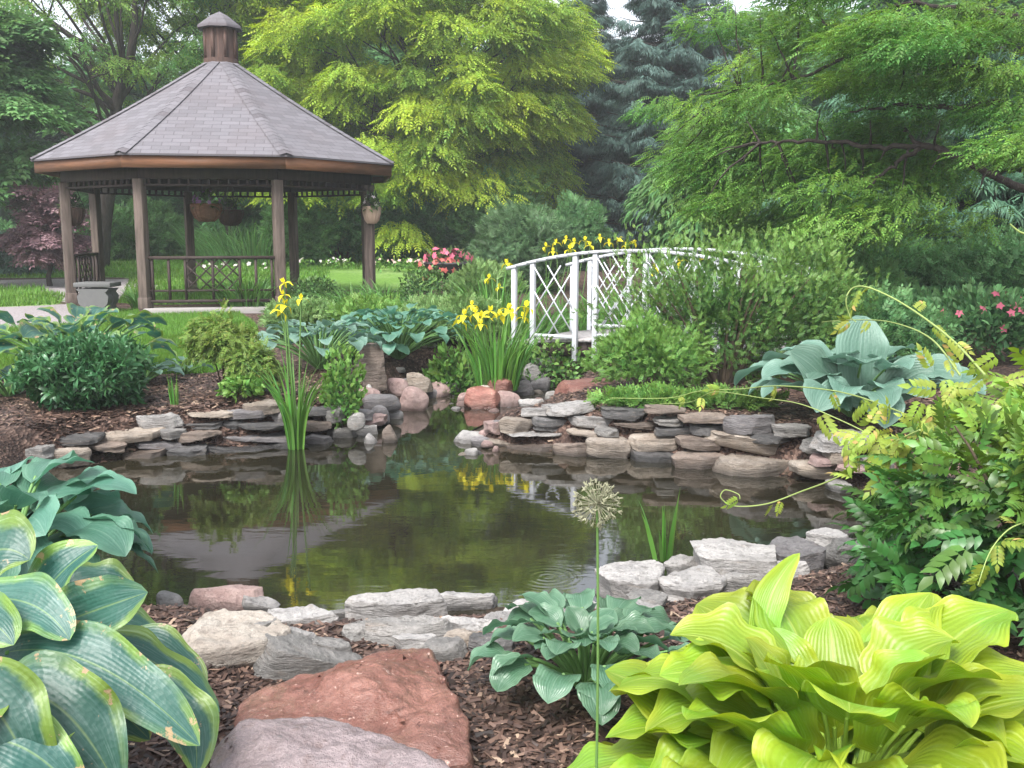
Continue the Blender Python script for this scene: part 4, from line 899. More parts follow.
M_young = leaf_mat('young_wisteria_leaf', (.24, .36, .06), (.36, .42, .09), .25, .35, .45, .3, (.40, .26, .10), 3)
M_gold = leaf_mat('gold_locust_leaf', (.14, .28, .05), (.50, .64, .075), .25, .42, .55, .25, None, .8)
M_locust = leaf_mat('green_locust_leaf', (.075, .20, .045), (.27, .47, .09), .3, .42, .5, .3, None, .8)
M_airy = leaf_mat('airy_tree_leaf', (.075, .19, .055), (.25, .40, .085), .3, .42, .55, .25, None, .6)
M_dark = leaf_mat('dark_tree_leaf', (.07, .175, .075), (.16, .32, .125), .35, .42, .55, .25, None, .5)
M_mid = leaf_mat('mid_tree_leaf', (.085, .20, .07), (.19, .36, .13), .3, .42, .55, .25, None, .5)
M_spruce = leaf_mat('spruce_needles', (.03, .068, .056), (.085, .145, .125), .3, .1, .6, .25, None, .7)
M_hem = leaf_mat('dark_evergreen', (.03, .095, .06), (.09, .19, .11), .3, .12, .55, .25, None, .7)
M_plum = leaf_mat('purple_leaf', (.19, .10, .12), (.36, .24, .26), .3, .2, .5, .3, None, 2)
M_grassb = leaf_mat('grass_blade', (.075, .18, .03), (.17, .33, .055), .25, .3, .5, .25, None, 1)

# ------------------------------------------------------------------ near hostas
# lime hosta: large puckered chartreuse leaves in four tiers
def lime_hosta():
    r = np.random.default_rng(4); c = np.array([.86, 2.42, hz(.86, 2.42)]); t = thing('hosta', 'big lime yellow hosta with wavy ribbed leaves in the right foreground', 'hosta plant', c, 'hostas around the pond'); lv, sm = MB(), MB()
    tiers = [(9, 1.34, .38, .25, .19, 1.15, .6, .25), (12, 1.2, .44, .29, .235, .95, .8, .25), (15, 1.02, .45, .32, .265, .72, .9, .22), (17, .82, .44, .35, .285, .52, .85, .2), (18, .60, .42, .36, .295, .36, .8, .2), (18, .40, .36, .34, .28, .22, .75, .18), (14, .9, .27, .20, .16, .6, .9, .22), (12, .3, .22, .22, .19, .2, 1, .2)]
    for ti, (n, el, pl, L, W, pit, dr, cu) in enumerate(tiers):
        for k in range(n):
            az = 2 * math.pi * (k + .5 * (ti % 2) + r.normal(0, .12)) / n
            hosta_leaf(lv, sm, c, az, pl * r.uniform(.85, 1.12), el + r.normal(0, .07), L * r.uniform(.85, 1.15), W * r.uniform(.85, 1.15), pit + r.normal(0, .14), dr + r.normal(0, .25), r, cu + r.normal(0, .1), .15, .005, r.normal(0, .24), 20, 13)
    for k in range(16):
        az = -1.57 + 1.5 * (k / 7.5 - 1) + r.normal(0, .1); hosta_leaf(lv, sm, c, az, (.32, .40)[k % 2] * r.uniform(.85, 1.15), (1.15, .95)[k % 2] + r.normal(0, .08), .30 * r.uniform(.85, 1.1), .235, .35 + r.normal(0, .12), 1.15, r, .2, .2, .005, r.normal(0, .3), 20, 13)
    # the leaf that stands highest, and the one lying out to the left
    A = at(766, 655, 2.66); blade(lv, A, at(756, 598, 2.68), at(800, 553, 2.78), .10, (-.3, -1, .3), r, .25, .1, .8, 20, 13); sm.tube([c, (c + A) / 2 + (0, .02, .03), A], .006, 6)
    lv.build('foliage', M_lime, t, True); sm.build('leaf_stems', M_limestem, t, True)
lime_hosta()
def variegated_hosta():
    r = np.random.default_rng(9); c = np.array([-1.28, 2.45, hz(-1.28, 2.45)]); t = thing('hosta', 'giant hosta with blue green leaves, yellow margins and brown scorch marks at left', 'hosta plant', c, 'hostas around the pond'); lv, sm = MB(), MB()
    E_ = [  # base px, middle px, tip px (each with distance), width, up hint, cup
     ((8, 652, 2.35), (95, 634, 2.27), (200, 746, 2.24), .175, (.25, -.75, .8), .10), ((33, 634, 2.5), (88, 612, 2.42), (148, 592, 2.40), .185, (-.2, -1, .45), .22),
     ((27, 634, 2.62), (40, 578, 2.62), (98, 545, 2.7), .20, (-.5, -.8, .5), .32), ((82, 640, 2.45), (150, 645, 2.5), (220, 712, 2.55), .15, (.1, -.4, 1), .10),
     ((14, 690, 2.15), (70, 690, 2.1), (118, 790, 2.1), .21, (.2, -.8, .7), .12), ((-30, 690, 2.05), (5, 700, 2.0), (42, 800, 2.0), .20, (.2, -.9, .6), .15),
     ((-40, 650, 2.3), (-15, 600, 2.3), (14, 645, 2.25), .17, (0, -.9, .7), .15), ((-45, 590, 2.6), (-8, 528, 2.6), (30, 560, 2.58), .24, (.1, -.8, .7), .12),
     ((120, 690, 2.4), (205, 690, 2.4), (196, 775, 2.35), .16, (.3, -.5, .8), .2), ((-20, 600, 2.4), (40, 590, 2.35), (70, 640, 2.3), .15, (0, -.7, .8), .2), ((-30, 740, 2.0), (30, 730, 2.0), (80, 800, 2.0), .16, (0, -.7, .8), .15), ((130, 640, 2.65), (170, 640, 2.65), (205, 690, 2.6), .13, (.2, -.4, 1), .15),
     ((60, 600, 2.75), (95, 570, 2.8), (136, 592, 2.85), .19, (0, -.5, 1), .2), ((105, 625, 2.75), (140, 620, 2.8), (168, 655, 2.8), .14, (.1, -.4, 1), .15),
     ((60, 650, 2.6), (110, 640, 2.65), (160, 690, 2.6), .17, (0, -.6, .9), .2), ((-10, 700, 2.3), (30, 690, 2.3), (90, 720, 2.25), .18, (0, -.6, .8), .2),
     ((20, 640, 2.7), (60, 615, 2.75), (105, 610, 2.8), .18, (0, -.5, 1), .2), ((60, 690, 2.45), (105, 690, 2.4), (150, 740, 2.45), .15, (0, -.6, .8), .15)]
    for A, M, B, w, up, cu in E_:
        a = at(*A); blade(lv, a, at(*M), at(*B), w, up, r, cu, .19, r.uniform(0, 1), 26, 17, .62, .45); sm.tube(bez(c, (c + a) / 2 + (0, 0, .12), a, np.linspace(0, 1, 7)), np.linspace(.012, .008, 7), 6)
    for k in range(16):
        az = math.pi * (.65 + 1.1 * k / 16) + r.normal(0, .1); hosta_leaf(lv, sm, c, az, r.uniform(.35, .5), r.uniform(.5, 1.2), .34, .24, r.uniform(.2, .7), 1.0, r, .2, .1, .009, 0, 16, 11)
    lv.build('foliage', M_var, t, True); sm.build('leaf_stems', M_hstem, t, True)
variegated_hosta()
def blue_corner():
    c = on(-14, 4.15); r = np.random.default_rng(17); t = thing('hosta', 'blue green hosta at the left pond edge behind the scorched giant hosta', 'hosta plant', c, 'hostas around the pond'); lv, sm = MB(), MB()
    for n, el, pl, L, W, pit, dr in [(9, 1.25, .40, .28, .21, .8, 1.2), (16, .98, .42, .31, .24, .5, 1.3), (22, .68, .42, .33, .25, .2, 1.2), (22, .4, .36, .30, .23, 0, 1.0), (14, .8, .28, .26, .2, .4, 1.2)]:
        for k in range(n):
            az = 6.283 * (k + r.normal(0, .15)) / n; hosta_leaf(lv, sm, c, az, pl * r.uniform(.85, 1.2), el + r.normal(0, .08), L * r.uniform(.85, 1.12), W * r.uniform(.85, 1.1), pit + r.normal(0, .12), dr, r, .16, .11, .007, r.normal(0, .25), 16, 11)
    lv.build('foliage', M_blue, t, True); sm.build('leaf_stems', M_hstem, t, True)
blue_corner()
c = on(590, 3.3)
hosta('hosta', 'small blue green hosta in the mulch between red boulder and lime hosta', c, .33, .47, 54, .18, .15, M_small, M_hstem, 21, 'hostas around the pond', .2, .14, 14, 9, 1.15, 1.14)
# hostas across the water
hp = hosta('hosta', 'large powdery blue hosta with big cupped leaves above the right wall', on(858, 7.45), .66, .90, 58, .36, .30, M_bluegrey, M_hstem, 23, 'hostas around the pond', .28, .08, 14, 9, .95, 1.08)
lv = MB(); r = np.random.default_rng(2)
for A_, M_, B_, w_ in (((862, 398, 7.25), (856, 350, 7.15), (866, 316, 7.3), .40), ((888, 396, 7.2), (915, 366, 7.1), (934, 372, 7.05), .30), ((836, 394, 7.2), (815, 362, 7.1), (790, 352, 7.1), .30), ((850, 400, 7.05), (838, 388, 6.95), (822, 404, 6.95), .28)): blade(lv, at(*A_), at(*M_), at(*B_), w_, (0, -.9, .6), r, .2, .08, .5, 18, 13, .5, .42)
lv.build('upper_leaves', M_bluegrey, hp, True)
hosta('hosta', 'tall dark blue hosta on a stalky base behind the upright brown slab', on(398, 10.95) , .78, 1.0, 130, .20, .16, M_blue, M_hstem, 25, 'hostas around the pond', .2, .1, 9, 7, 1.2, 1.12)
hosta('hosta', 'blue hosta clump between the weeping shrub and the tall dark blue hosta', on(318, 10.0), .68, .8, 70, .22, .16, M_bluegrey, M_hstem, 27, 'hostas around the pond', .2, .1, 9, 7, 1.2, 1.1)
hosta('hosta', 'yellow edged hosta rising behind the round dark green bush', on(74, 9.3), .90, 1.1, 50, .32, .28, M_var, M_hstem, 29, 'hostas around the pond', .25, .1, 10, 7, 1.0, 1.12)
hosta('hosta', 'small grey blue hosta at the right of the round dark green bush', on(140, 9.3), .30, .26, 26, .17, .13, M_bluegrey, M_hstem, 31, 'hostas around the pond', .2, .1, 9, 7)
hosta('hosta', 'little grey hosta on the lawn edge left of the weeping shrub', on(182, 9.9), .2, .22, 16, .14, .10, M_bluegrey, M_hstem, 33, 'hostas around the pond', .2, .1, 9, 7)
hosta('hosta', 'dark hosta half hidden at the left picture edge beside the round dark bush', on(2, 8.6), .45, .36, 30, .24, .17, M_var, M_hstem, 35, 'hostas around the pond', .2, .1, 9, 7)
hosta('hosta', 'hosta clump partly behind the tall dark blue hosta at its left', on(355, 10.8), .55, .7, 50, .2, .15, M_blue, M_hstem, 37, 'hostas around the pond', .2, .1, 9, 7)

# ------------------------------------------------------------------ irises
FLW = MB()
pt = leaf_t(.34, .05, .5)
for k in range(3):
    a = 2.094 * k
    v, f, l = place_t(pt, (0, 0, 0), a, .075, .3); FLW.add(v, f, l)
    v2 = pt[0].copy(); v2 = np.c_[v2[:, 0] * .35, v2[:, 1], v2[:, 0] * .9]; ca, sa = math.cos(a + 1.05), math.sin(a + 1.05)
    FLW.add(np.c_[v2[:, 0] * ca - v2[:, 1] * sa, v2[:, 0] * sa + v2[:, 1] * ca, v2[:, 2]] * .055, pt[1], pt[2])
FLW_proto = FLW.build('flower', M_yel, None); FLW_me = FLW_proto.data; bpy.data.objects.remove(FLW_proto)
def flower(parent, p, s=1.0, rot=0.0, tilt=0.2, me=None):
    o = bpy.data.objects.new('flower', me or FLW_me); COL.objects.link(o); o.parent = parent; o.location = [float(v) for v in np.asarray(p) - root_loc(parent)]; o.scale = (s, s, s); o.rotation_euler = (tilt, 0, rot); return o
def iris(label, c, n, h, spread, w, flowers, seed, r0=.1, bend=.25, fsize=1.2, stalk=True):
    r = np.random.default_rng(seed); c = np.asarray(c, float); t = thing('yellow_iris' if flowers else 'iris', label, 'iris plant', c, 'irises in the pond garden'); mb = MB(); straps(mb, c - (0, 0, .03), n, h, spread, w, bend, r, r0, 8)
    mb.build('foliage', M_iris, t)
    if flowers:
        st = MB()
        for f in flowers:
            f = np.asarray(f, float); b = c + np.array([r.normal(0, r0 * .4), r.normal(0, r0 * .4), 0]); st.tube(bez(b, (b + f) / 2 + (0, 0, .05), f, np.linspace(0, 1, 6)), .006, 5)
        st.build('flower_stalks', M_stem, t)
        for f in flowers: flower(t, np.asarray(f) + (0, 0, .01), fsize * r.uniform(.85, 1.2), r.uniform(0, 6), r.normal(0, .35))
    return t
ci = np.array([ISL[0], ISL[1] + .05, .0]); Yi = ci[1]
iris('yellow flag iris clump on the rock island in front of the footbridge', ci, 150, .86, .30, .026, [at(x, y, Yi + d) for x, y, d in ((464, 316, -.1), (476, 314, 0), (482, 318, .1), (472, 306, .1), (490, 312, -.1), (481, 325, -.15), (500, 316, 0), (508, 310, .1), (512, 314, -.05), (526, 308, 0), (523, 318, .1), (461, 322, 0))], 41, .22, .35, 1.25)
yb = 7.9; cb_ = at(296, 442, yb); cb_[2] = WATER - .05
iris('slender yellow iris standing in the water at the left pond wall', cb_, 46, 1.0, .11, .030, [at(284, 284, yb), at(283, 296, yb), at(284, 306, yb), at(301, 300, yb), at(281, 312, yb)], 43, .06, .34, .95)
ys_ = gz(672, 566, WATER)[1]; c_ = np.array([(675 - 512) / F_PX * ys_, ys_ + .12, WATER - .05])
iris('young iris shoots without flowers in the water at the near bank', c_, 12, .44, .30, .028, [], 45, .05, .1)
c_ = on(170, 8.1); iris('young iris shoots without flowers in the mulch behind the left wall', c_, 12, .30, .12, .016, [], 47, .03, .05)
# iris bank beyond the bridge
def iris_px(label, px, Yd, n, h, fl, seed, r0=.35, w=.03):
    c = on(px, Yd); iris(label, c, n, h, .3, w, [at(a, b, Yd + d) for a, b, d in fl], seed, r0, .3, 1.2)
iris_px('yellow iris drift behind the left end of the footbridge handrail', 560, 14.6, 150, 1.0, ((546, 247, 0), (556, 243, .1), (566, 240, 0), (574, 243, .2), (585, 241, 0), (590, 246, .2), (553, 252, -.2), (570, 250, -.2)), 51, .55)
iris_px('yellow iris drift behind the middle of the footbridge handrail', 612, 15.0, 150, 1.05, ((600, 238, 0), (609, 243, .1), (618, 240, 0), (626, 246, .2), (634, 243, .1)), 53, .6)
iris_px('sparse yellow iris left of the footbridge end post', 497, 13.2, 120, .9, ((489, 279, 0), (499, 288, .1), (507, 264, 0)), 55, .45)
iris_px('yellow iris seen through the footbridge lattice', 640, 13.6, 110, .8, ((648, 272, 0), (655, 268, .1), (680, 262, .2)), 57, .6)
iris_px('yellow iris behind the right end of the footbridge', 725, 13.4, 130, 1.05, ((705, 258, 0), (722, 250, .1), (752, 262, 0), (744, 278, -.1), (760, 256, .1)), 59, .6)

# allium seed head on its long stalk
ca = np.array([.178, 2.05, hz(.178, 2.05)]); t = thing('allium', 'tall allium seed head on a thin stalk in front of the small hosta', 'allium', ca); hd = at(597, 504, 2.05)
s_ = MB(); s_.tube(bez(ca - (0, 0, .05), (ca + hd) / 2 + (.015, 0, 0), hd, np.linspace(0, 1, 10)), np.linspace(.0036, .0027, 10), 7); s_.build('stalk', M_stem, t, True)
s_ = MB(); ds = sphere_dirs(120, rng)
for d in ds:
    e = hd + d * .046 * rng.uniform(.85, 1.08); s_.tube([hd + d * .004, e], .0007, 3, False)
    for q in range(4): w_ = nrm(d + rng.normal(0, .9, 3)); s_.tube([e, e + w_ * .009], [.0022, .0006], 3, False)
s_.build('seed_head', plain_mat('seed_head', (.33, .33, .22), .7, 30, .3, .2, 0, 0, .15), t)

# ------------------------------------------------------------------ bushes of the banks
def B(label, px, Yd, w_px, top_py, n, T, s, mat, seed, name='shrub', cat='shrub', depth=None, bot=None, **k):
    c = on(px, Yd); w = w_px / F_PX * Yd / 2; zt = at(px, top_py, Yd)[2]; zb = c[2] if bot is None else bot; h_ = max((zt - zb) / 2, .05)
    kw = dict(stems=6); kw.update(k)
    return bush(name, label, cat, (c[0], Yd, zb + h_), (w, depth or w, h_ * 1.02), n, T, s, mat, M_twig, seed, **kw)
B('round dark green bush with narrow leaves behind the left pond wall', 80, 8.1, 118, 334, 1900, T_WHORL, .105, M_peony, 61, lump=.35, low=-.95, rise=.7, shell=.5, depth=.45)
B('weeping shrub with fine olive leaves on a short trunk behind the left wall', 222, 8.75, 66, 318, 2600, T_SPRIG, .06, M_pea, 63, lump=.4, rise=-.7, low=-.3, bot=.32)
B('second low weeping mound of the olive shrub at its right foot', 250, 8.6, 48, 342, 1500, T_SPRIG, .055, M_pea, 64, lump=.4, rise=-.6, low=-.6)
B('bright green groundcover plant under the weeping shrub', 238, 8.3, 40, 378, 420, T_OVAL, .06, M_light, 65, lump=.3, rise=.2, low=-.5)
B('upright light green shrub behind the left wall beside the stream', 340, 8.5, 42, 348, 900, T_OVAL, .055, M_light, 67, lump=.25, rise=1.0, low=-.9, depth=.2)
B('feathery pale green perennial behind the rock island iris', 468, 12.0, 70, 300, 2600, T_SPRIG, .075, M_feath, 69, lump=.35, rise=.8)
B('feathery pale green perennial left of the footbridge end post', 438, 12.6, 76, 302, 2600, T_SPRIG, .075, M_feath, 70, lump=.35, rise=.8)
B('pale green shrub below the red flowered planter', 482, 15.4, 70, 266, 2400, T_SPRIG, .085, M_feath, 71, lump=.3, rise=.7)
B('dark clipped boxwood beside the right gazebo post', 319, 15.6, 48, 277, 1400, T_SMALL, .06, M_box, 72, lump=.2, low=-.9)
B('dark clipped boxwood below the planter', 425, 15.2, 50, 268, 1400, T_SMALL, .06, M_box, 73, lump=.2, low=-.9)
B('low green perennial under the dark blue hosta', 452, 10.8, 60, 352, 900, T_LEAF, .09, M_light, 74, lump=.3, rise=.5)
B('trailing groundcover under the footbridge end', 548, 11.3, 86, 342, 900, T_OVAL, .07, M_flow, 75, lump=.35, rise=.1, depth=.3)
# the loose shrub before the bridge
B('big loose green shrub that hides the right half of the footbridge', 724, 9.3, 250, 240, 8000, T_SPRIG, .05, M_flow, 77, lump=.55, rise=.8, shell=.1, low=-.95, stems=26, depth=.6, lf=2.6)
B('bright green lower shrub in front of the footbridge at the long red boulder', 648, 8.8, 112, 318, 3600, T_SPRIG, .05, M_light, 78, lump=.4, rise=.5, shell=.25, stems=8, depth=.45)
B('airy green shrub right of the loose shrub with branches toward the big powdery hosta', 800, 9.8, 120, 236, 4600, T_SPRIG, .052, M_flow, 79, lump=.45, rise=.7, shell=.2, stems=9, depth=.6)
B('shadowed shrub low behind the powdery blue hosta', 885, 9.6, 120, 300, 1600, T_SPRIG, .11, M_dark, 80, lump=.35, rise=.5)
B('low bright weed patch behind the right wall', 655, 8.05, 110, 392, 700, T_SPRIG, .07, M_light, 81, lump=.4, rise=.6, depth=.2, stems=0)
B('low weed patch at the foot of the big loose shrub', 735, 8.0, 90, 396, 520, T_SPRIG, .07, M_flow, 82, lump=.4, rise=.6, depth=.2, stems=0)
def roses(label, px, Yd, w, top, seed, nf=26):
    t = B(label, px, Yd, w, top, 2200, T_LEAF, .10, M_dark, seed, name='rose_bush', cat='rose bush', lump=.35, rise=.5, depth=.6)
    r = np.random.default_rng(seed); fm = MB(); c = on(px, Yd); zt = at(px, top, Yd)[2]; q, d, s = ellipsoid_pts(nf, (w / F_PX * Yd / 2, .6, (zt - c[2]) / 2), r, .95, .2, 2, seed, -.2); scatter(fm, T_PETAL5, q + (c[0], Yd, (zt + c[2]) / 2), np.cross(d, r.normal(size=d.shape)), d + (0, -.6, .2), .10, np.ones(len(q))); fm.build('blossoms', M_pink, t)
roses('pink flowering rose bush in the shade at the right edge', 985, 10.6, 120, 288, 83, 34)
roses('pink flowering rose bush left of the shaded one, behind the powdery hosta', 918, 11.4, 70, 296, 84, 14)
# perennials round the gazebo
def day(label, px, Yd, n, h, seed, r0=.3, mat=None, name='daylily'):
    c = on(px, Yd); t = thing(name, label, 'perennial', c, 'strap leaved perennials'); mb = MB(); straps(mb, c, n, h, .45, .026, .9, np.random.default_rng(seed), r0, 8); mb.build('foliage', mat or M_day, t); return t
B('pale feathery perennial left of the blue hostas beside the lawn', 300, 12.4, 70, 302, 2400, T_SPRIG, .075, M_feath, 85, lump=.3, rise=.7)
B('bright green perennial between the blue hostas and the strap leaved clumps', 372, 12.2, 80, 300, 2400, T_SPRIG, .075, M_light, 86, lump=.3, rise=.7)
B('pale green perennial right of the blue hostas', 415, 11.8, 60, 312, 2200, T_SPRIG, .07, M_feath, 87, lump=.3, rise=.7)
day('arching strap leaved clump below the front gazebo railing', 248, 15.8, 330, .75, 91, .42); day('small strap leaved clump at the second gazebo post', 140, 15.9, 90, .5, 92, .15)
day('strap leaved clump right of the dark boxwood', 352, 15.0, 220, .6, 93, .35); day('strap leaved clump below the right gazebo post', 385, 15.5, 240, .6, 94, .4)
day('strap leaved clump between boxwood and feathery perennial', 418, 13.6, 200, .6, 95, .35); day('strap leaved clump in front of the lower boxwood', 300, 13.4, 160, .5, 96, .3)
day('tall strap leaved clump behind the rock island', 528, 13.8, 220, .95, 97, .4); day('strap leaved clump at the left footbridge post', 505, 12.3, 160, .7, 98, .3)
day('pale grassy clump behind the railing of the gazebo', 255, 27.5, 420, 1.5, 99, 1.2, M_mid); day('tall grassy clump seen under the hanging baskets', 232, 29.0, 420, 1.7, 100, 1.2, M_mid)
# low flower beds
def flowers_low(label, px0, px1, py, n, mat, seed):
    r = np.random.default_rng(seed); Yc = gt((px0 + px1) / 2, py)[1]; c = on((px0 + px1) / 2, Yc); t = thing('flower_bed', label, 'flowers', c); lf_, fl = MB(), MB(); P = []
    for _ in range(n): px = r.uniform(px0, px1); Yd = Yc + r.normal(0, .25); q = on(px, Yd); P.append(q + (0, 0, r.uniform(.18, .32)))
    P = np.array(P); m = n * 14; Q = P[r.integers(0, n, m)] + r.normal(0, .13, (m, 3)) * (1, 1, .5) - (0, 0, .08); scatter(lf_, T_LEAF, Q, r.normal(size=(m, 3)), np.tile([0, 0, 1.0], (m, 1)) + r.normal(0, .4, (m, 3)), .12, r.uniform(0, 1, m)); lf_.build('foliage', M_light, t)
    d = nrm(np.array([0, -.7, .7]) + r.normal(0, .3, (n, 3))); scatter(fl, T_PETAL5, P, np.cross(d, r.normal(size=(n, 3))), d, r.uniform(.08, .15, n), np.ones(n)); fl.build('blossoms', mat, t)
M_peach = plain_mat('pale_pink_petal', (.72, .50, .46), .5, 9, .15, .3, 0, 0, .3)
flowers_low('row of pale pink bedding flowers right of the gazebo', 372, 428, 272, 18, M_peach, 110); flowers_low('row of white bedding flowers at the right gazebo post', 292, 350, 270, 9, M_whitepetal, 111)
flowers_low('white bedding flowers seen through the railing lattice', 205, 268, 276, 9, M_whitepetal, 112)
# planter with red flowers
c = on(450, 15.9); t = thing('flower_planter', 'dark pedestal planter overflowing with pink and red flowers', 'planter', c); b = MB()
b.lathe([(.02, 0), (.20, 0), (.20, .06), (.10, .12), (.085, .3), (.10, .45), (.17, .50), (.36, .60), (.40, .70), (.42, .72), (.40, .74), (.36, .70), (.02, .66)], c, 20); b.build('pedestal', plain_mat('dark_iron', (.035, .032, .035), .6, 9, .3), t, True, 40)
r = np.random.default_rng(5); f = MB(); q, d, s = ellipsoid_pts(130, (.44, .40, .16), r, .5, .3, 2, 5, -.4); scatter(f, T_LEAF, q + c + (0, 0, .76), d + r.normal(0, .3, d.shape), d * .4 + (0, 0, 1), .10, r.uniform(0, 1, len(q))); f.build('foliage', M_bleaf, t)
M_redp = plain_mat('coral_petal', (.62, .15, .13), .5, 9, .2, .3, 0, 0, .3)
for mm, n, sd_, off in ((M_pink, 34, 6, (0, 0, .80)), (M_redp, 26, 7, (-.15, -.1, .66)), (M_redp, 12, 8, (-.35, -.1, .5))):
    f = MB(); q, d, s = ellipsoid_pts(n, (.40, .36, .17) if n > 20 else (.12, .12, .16), r, .9, .2, 2, sd_, -.3); scatter(f, T_PETAL5, q + c + off, np.cross(d, r.normal(size=d.shape)), d + (0, -.4, .2), .105, np.ones(len(q))); f.build('blossoms', mm, t)

# ------------------------------------------------------------------ wisteria at the right with its runners
def wisteria():
    r = np.random.default_rng(3); c = np.array([2.12, 3.85, hz(2.12, 3.85)]); t = thing('wisteria', 'sprawling wisteria with glossy divided leaves and long curling runners at the right', 'wisteria', c); mb, yb_, st, rn = MB(), MB(), MB(), MB()
    for cc, rd, n, tt_ in (((2.16, 3.9, .48), (.60, .60, .46), 470, .30), ((2.40, 4.1, .72), (.44, .5, .32), 260, .70), ((1.78, 4.0, .28), (.30, .36, .26), 150, .25)):
        p, d, q = ellipsoid_pts(n, rd, r, .35, .3, 2.4, int(n), -.85); m = len(p); p = p + np.array(cc); p[:, 2] = np.maximum(p[:, 2], .03)
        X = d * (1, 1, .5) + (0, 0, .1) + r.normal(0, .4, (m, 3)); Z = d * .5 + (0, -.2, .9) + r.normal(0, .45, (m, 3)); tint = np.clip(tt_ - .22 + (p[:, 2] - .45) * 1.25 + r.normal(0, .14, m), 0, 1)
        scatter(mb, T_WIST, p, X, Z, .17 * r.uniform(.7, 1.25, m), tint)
    for k in range(14):
        e = np.array([2.05, 3.9, .5]) + nrm(r.normal(size=3)) * (.5, .5, .45); e[2] = max(e[2], .2); st.tube(bez(c, (c + e) / 2 + (0, 0, .2), e, np.linspace(0, 1, 7)), np.linspace(.014, .004, 7), 6)
    def run(pts, rad=.0045, leaves=0, sz=.1):
        P = np.array([at(*p) for p in pts]); n = len(P); tq = np.linspace(0, n - 1, n * 7); k = np.clip(tq.astype(int), 0, n - 2); f = (tq - k)[:, None]
        P0, P1, P2, P3 = P[np.maximum(k - 1, 0)], P[k], P[k + 1], P[np.minimum(k + 2, n - 1)]
        Q = .5 * (2 * P1 + (P2 - P0) * f + (2 * P0 - 5 * P1 + 4 * P2 - P3) * f ** 2 + (3 * P1 - P0 - 3 * P2 + P3) * f ** 3); rn.tube(Q, np.linspace(rad * .95, rad * .42, len(Q)), 6)
        if leaves:
            ii = r.integers(3, len(Q) - 2, leaves); scatter(yb_, T_WIST, Q[ii], r.normal(0, .6, (leaves, 3)) + (0, -.2, -.5), r.normal(0, .5, (leaves, 3)) + (0, -.8, .5), sz * r.uniform(.6, 1.2, leaves), r.uniform(0, 1, leaves))
    run([(985, 375, 4.2), (950, 338, 4.6), (905, 305, 5.0), (870, 288, 5.2), (853, 288, 5.3), (846, 300, 5.3), (850, 316, 5.3), (856, 322, 5.2)], .006, 6, .13)
    run([(960, 375, 4.2), (930, 338, 4.7), (890, 322, 5.2), (850, 320, 5.7), (822, 322, 6.2)], .005, 4, .12)
    run([(955, 440, 4.1), (900, 412, 4.8), (840, 392, 5.6), (780, 386, 6.3), (740, 389, 6.9), (700, 391, 7.3), (668, 398, 7.6), (610, 398, 7.8)], .0055, 5, .12)
    run([(930, 470, 4.1), (880, 440, 4.6), (840, 420, 5.0), (800, 404, 5.4), (762, 398, 5.9), (715, 392, 6.5), (690, 402, 7.0), (660, 404, 7.3)], .0045, 9, .14)
    run([(920, 430, 4.1), (890, 445, 4.3), (840, 476, 4.5), (800, 492, 4.7), (766, 504, 4.8), (735, 506, 4.9), (721, 498, 4.9), (725, 490, 4.9), (738, 494, 4.85), (740, 499, 4.8)], .0048, 4, .08)
    run([(1030, 520, 3.4), (1008, 530, 3.3), (990, 552, 3.2), (978, 585, 3.15)], .0035, 5, .09)
    run([(1034, 236, 4.0), (1020, 232, 4.0), (1010, 224, 4.0)], .006, 0)
    for px, py, n in ((880, 436, 8), (905, 452, 10), (872, 470, 6), (1000, 375, 8), (950, 395, 10)):
        Pq = np.array([at(px, py, 4.3)] * n) + r.normal(0, .06, (n, 3)); scatter(yb_, T_WIST, Pq, r.normal(0, .6, (n, 3)) + (-.4, -.2, -.2), r.normal(0, .5, (n, 3)) + (0, -.8, .6), .13 * r.uniform(.6, 1.2, n), r.uniform(0, 1, n))
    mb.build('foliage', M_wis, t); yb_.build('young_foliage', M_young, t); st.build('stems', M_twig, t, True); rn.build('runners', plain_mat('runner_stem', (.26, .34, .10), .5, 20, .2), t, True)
wisteria()

# ------------------------------------------------------------------ trees
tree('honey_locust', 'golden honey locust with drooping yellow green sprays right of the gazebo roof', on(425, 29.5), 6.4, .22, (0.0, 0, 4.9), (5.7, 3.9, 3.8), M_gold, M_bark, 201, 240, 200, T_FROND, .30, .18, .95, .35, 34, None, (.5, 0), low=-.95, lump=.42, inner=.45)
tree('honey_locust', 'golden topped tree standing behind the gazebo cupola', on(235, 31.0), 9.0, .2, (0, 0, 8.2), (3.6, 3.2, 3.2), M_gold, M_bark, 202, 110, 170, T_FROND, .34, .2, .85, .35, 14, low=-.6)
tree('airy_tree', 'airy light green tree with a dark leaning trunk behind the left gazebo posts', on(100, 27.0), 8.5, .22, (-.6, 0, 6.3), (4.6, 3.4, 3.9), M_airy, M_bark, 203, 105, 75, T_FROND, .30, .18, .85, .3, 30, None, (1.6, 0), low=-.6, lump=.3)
tree('shade_tree', 'dark bluish green tree at the left picture edge', on(-15, 21.5), 6.5, .2, (-.1, 0, 3.7), (1.75, 1.8, 2.5), M_mid, M_bark, 204, 46, 260, T_SPRIG, .32, .32, .6, .4, 12, low=-.8)
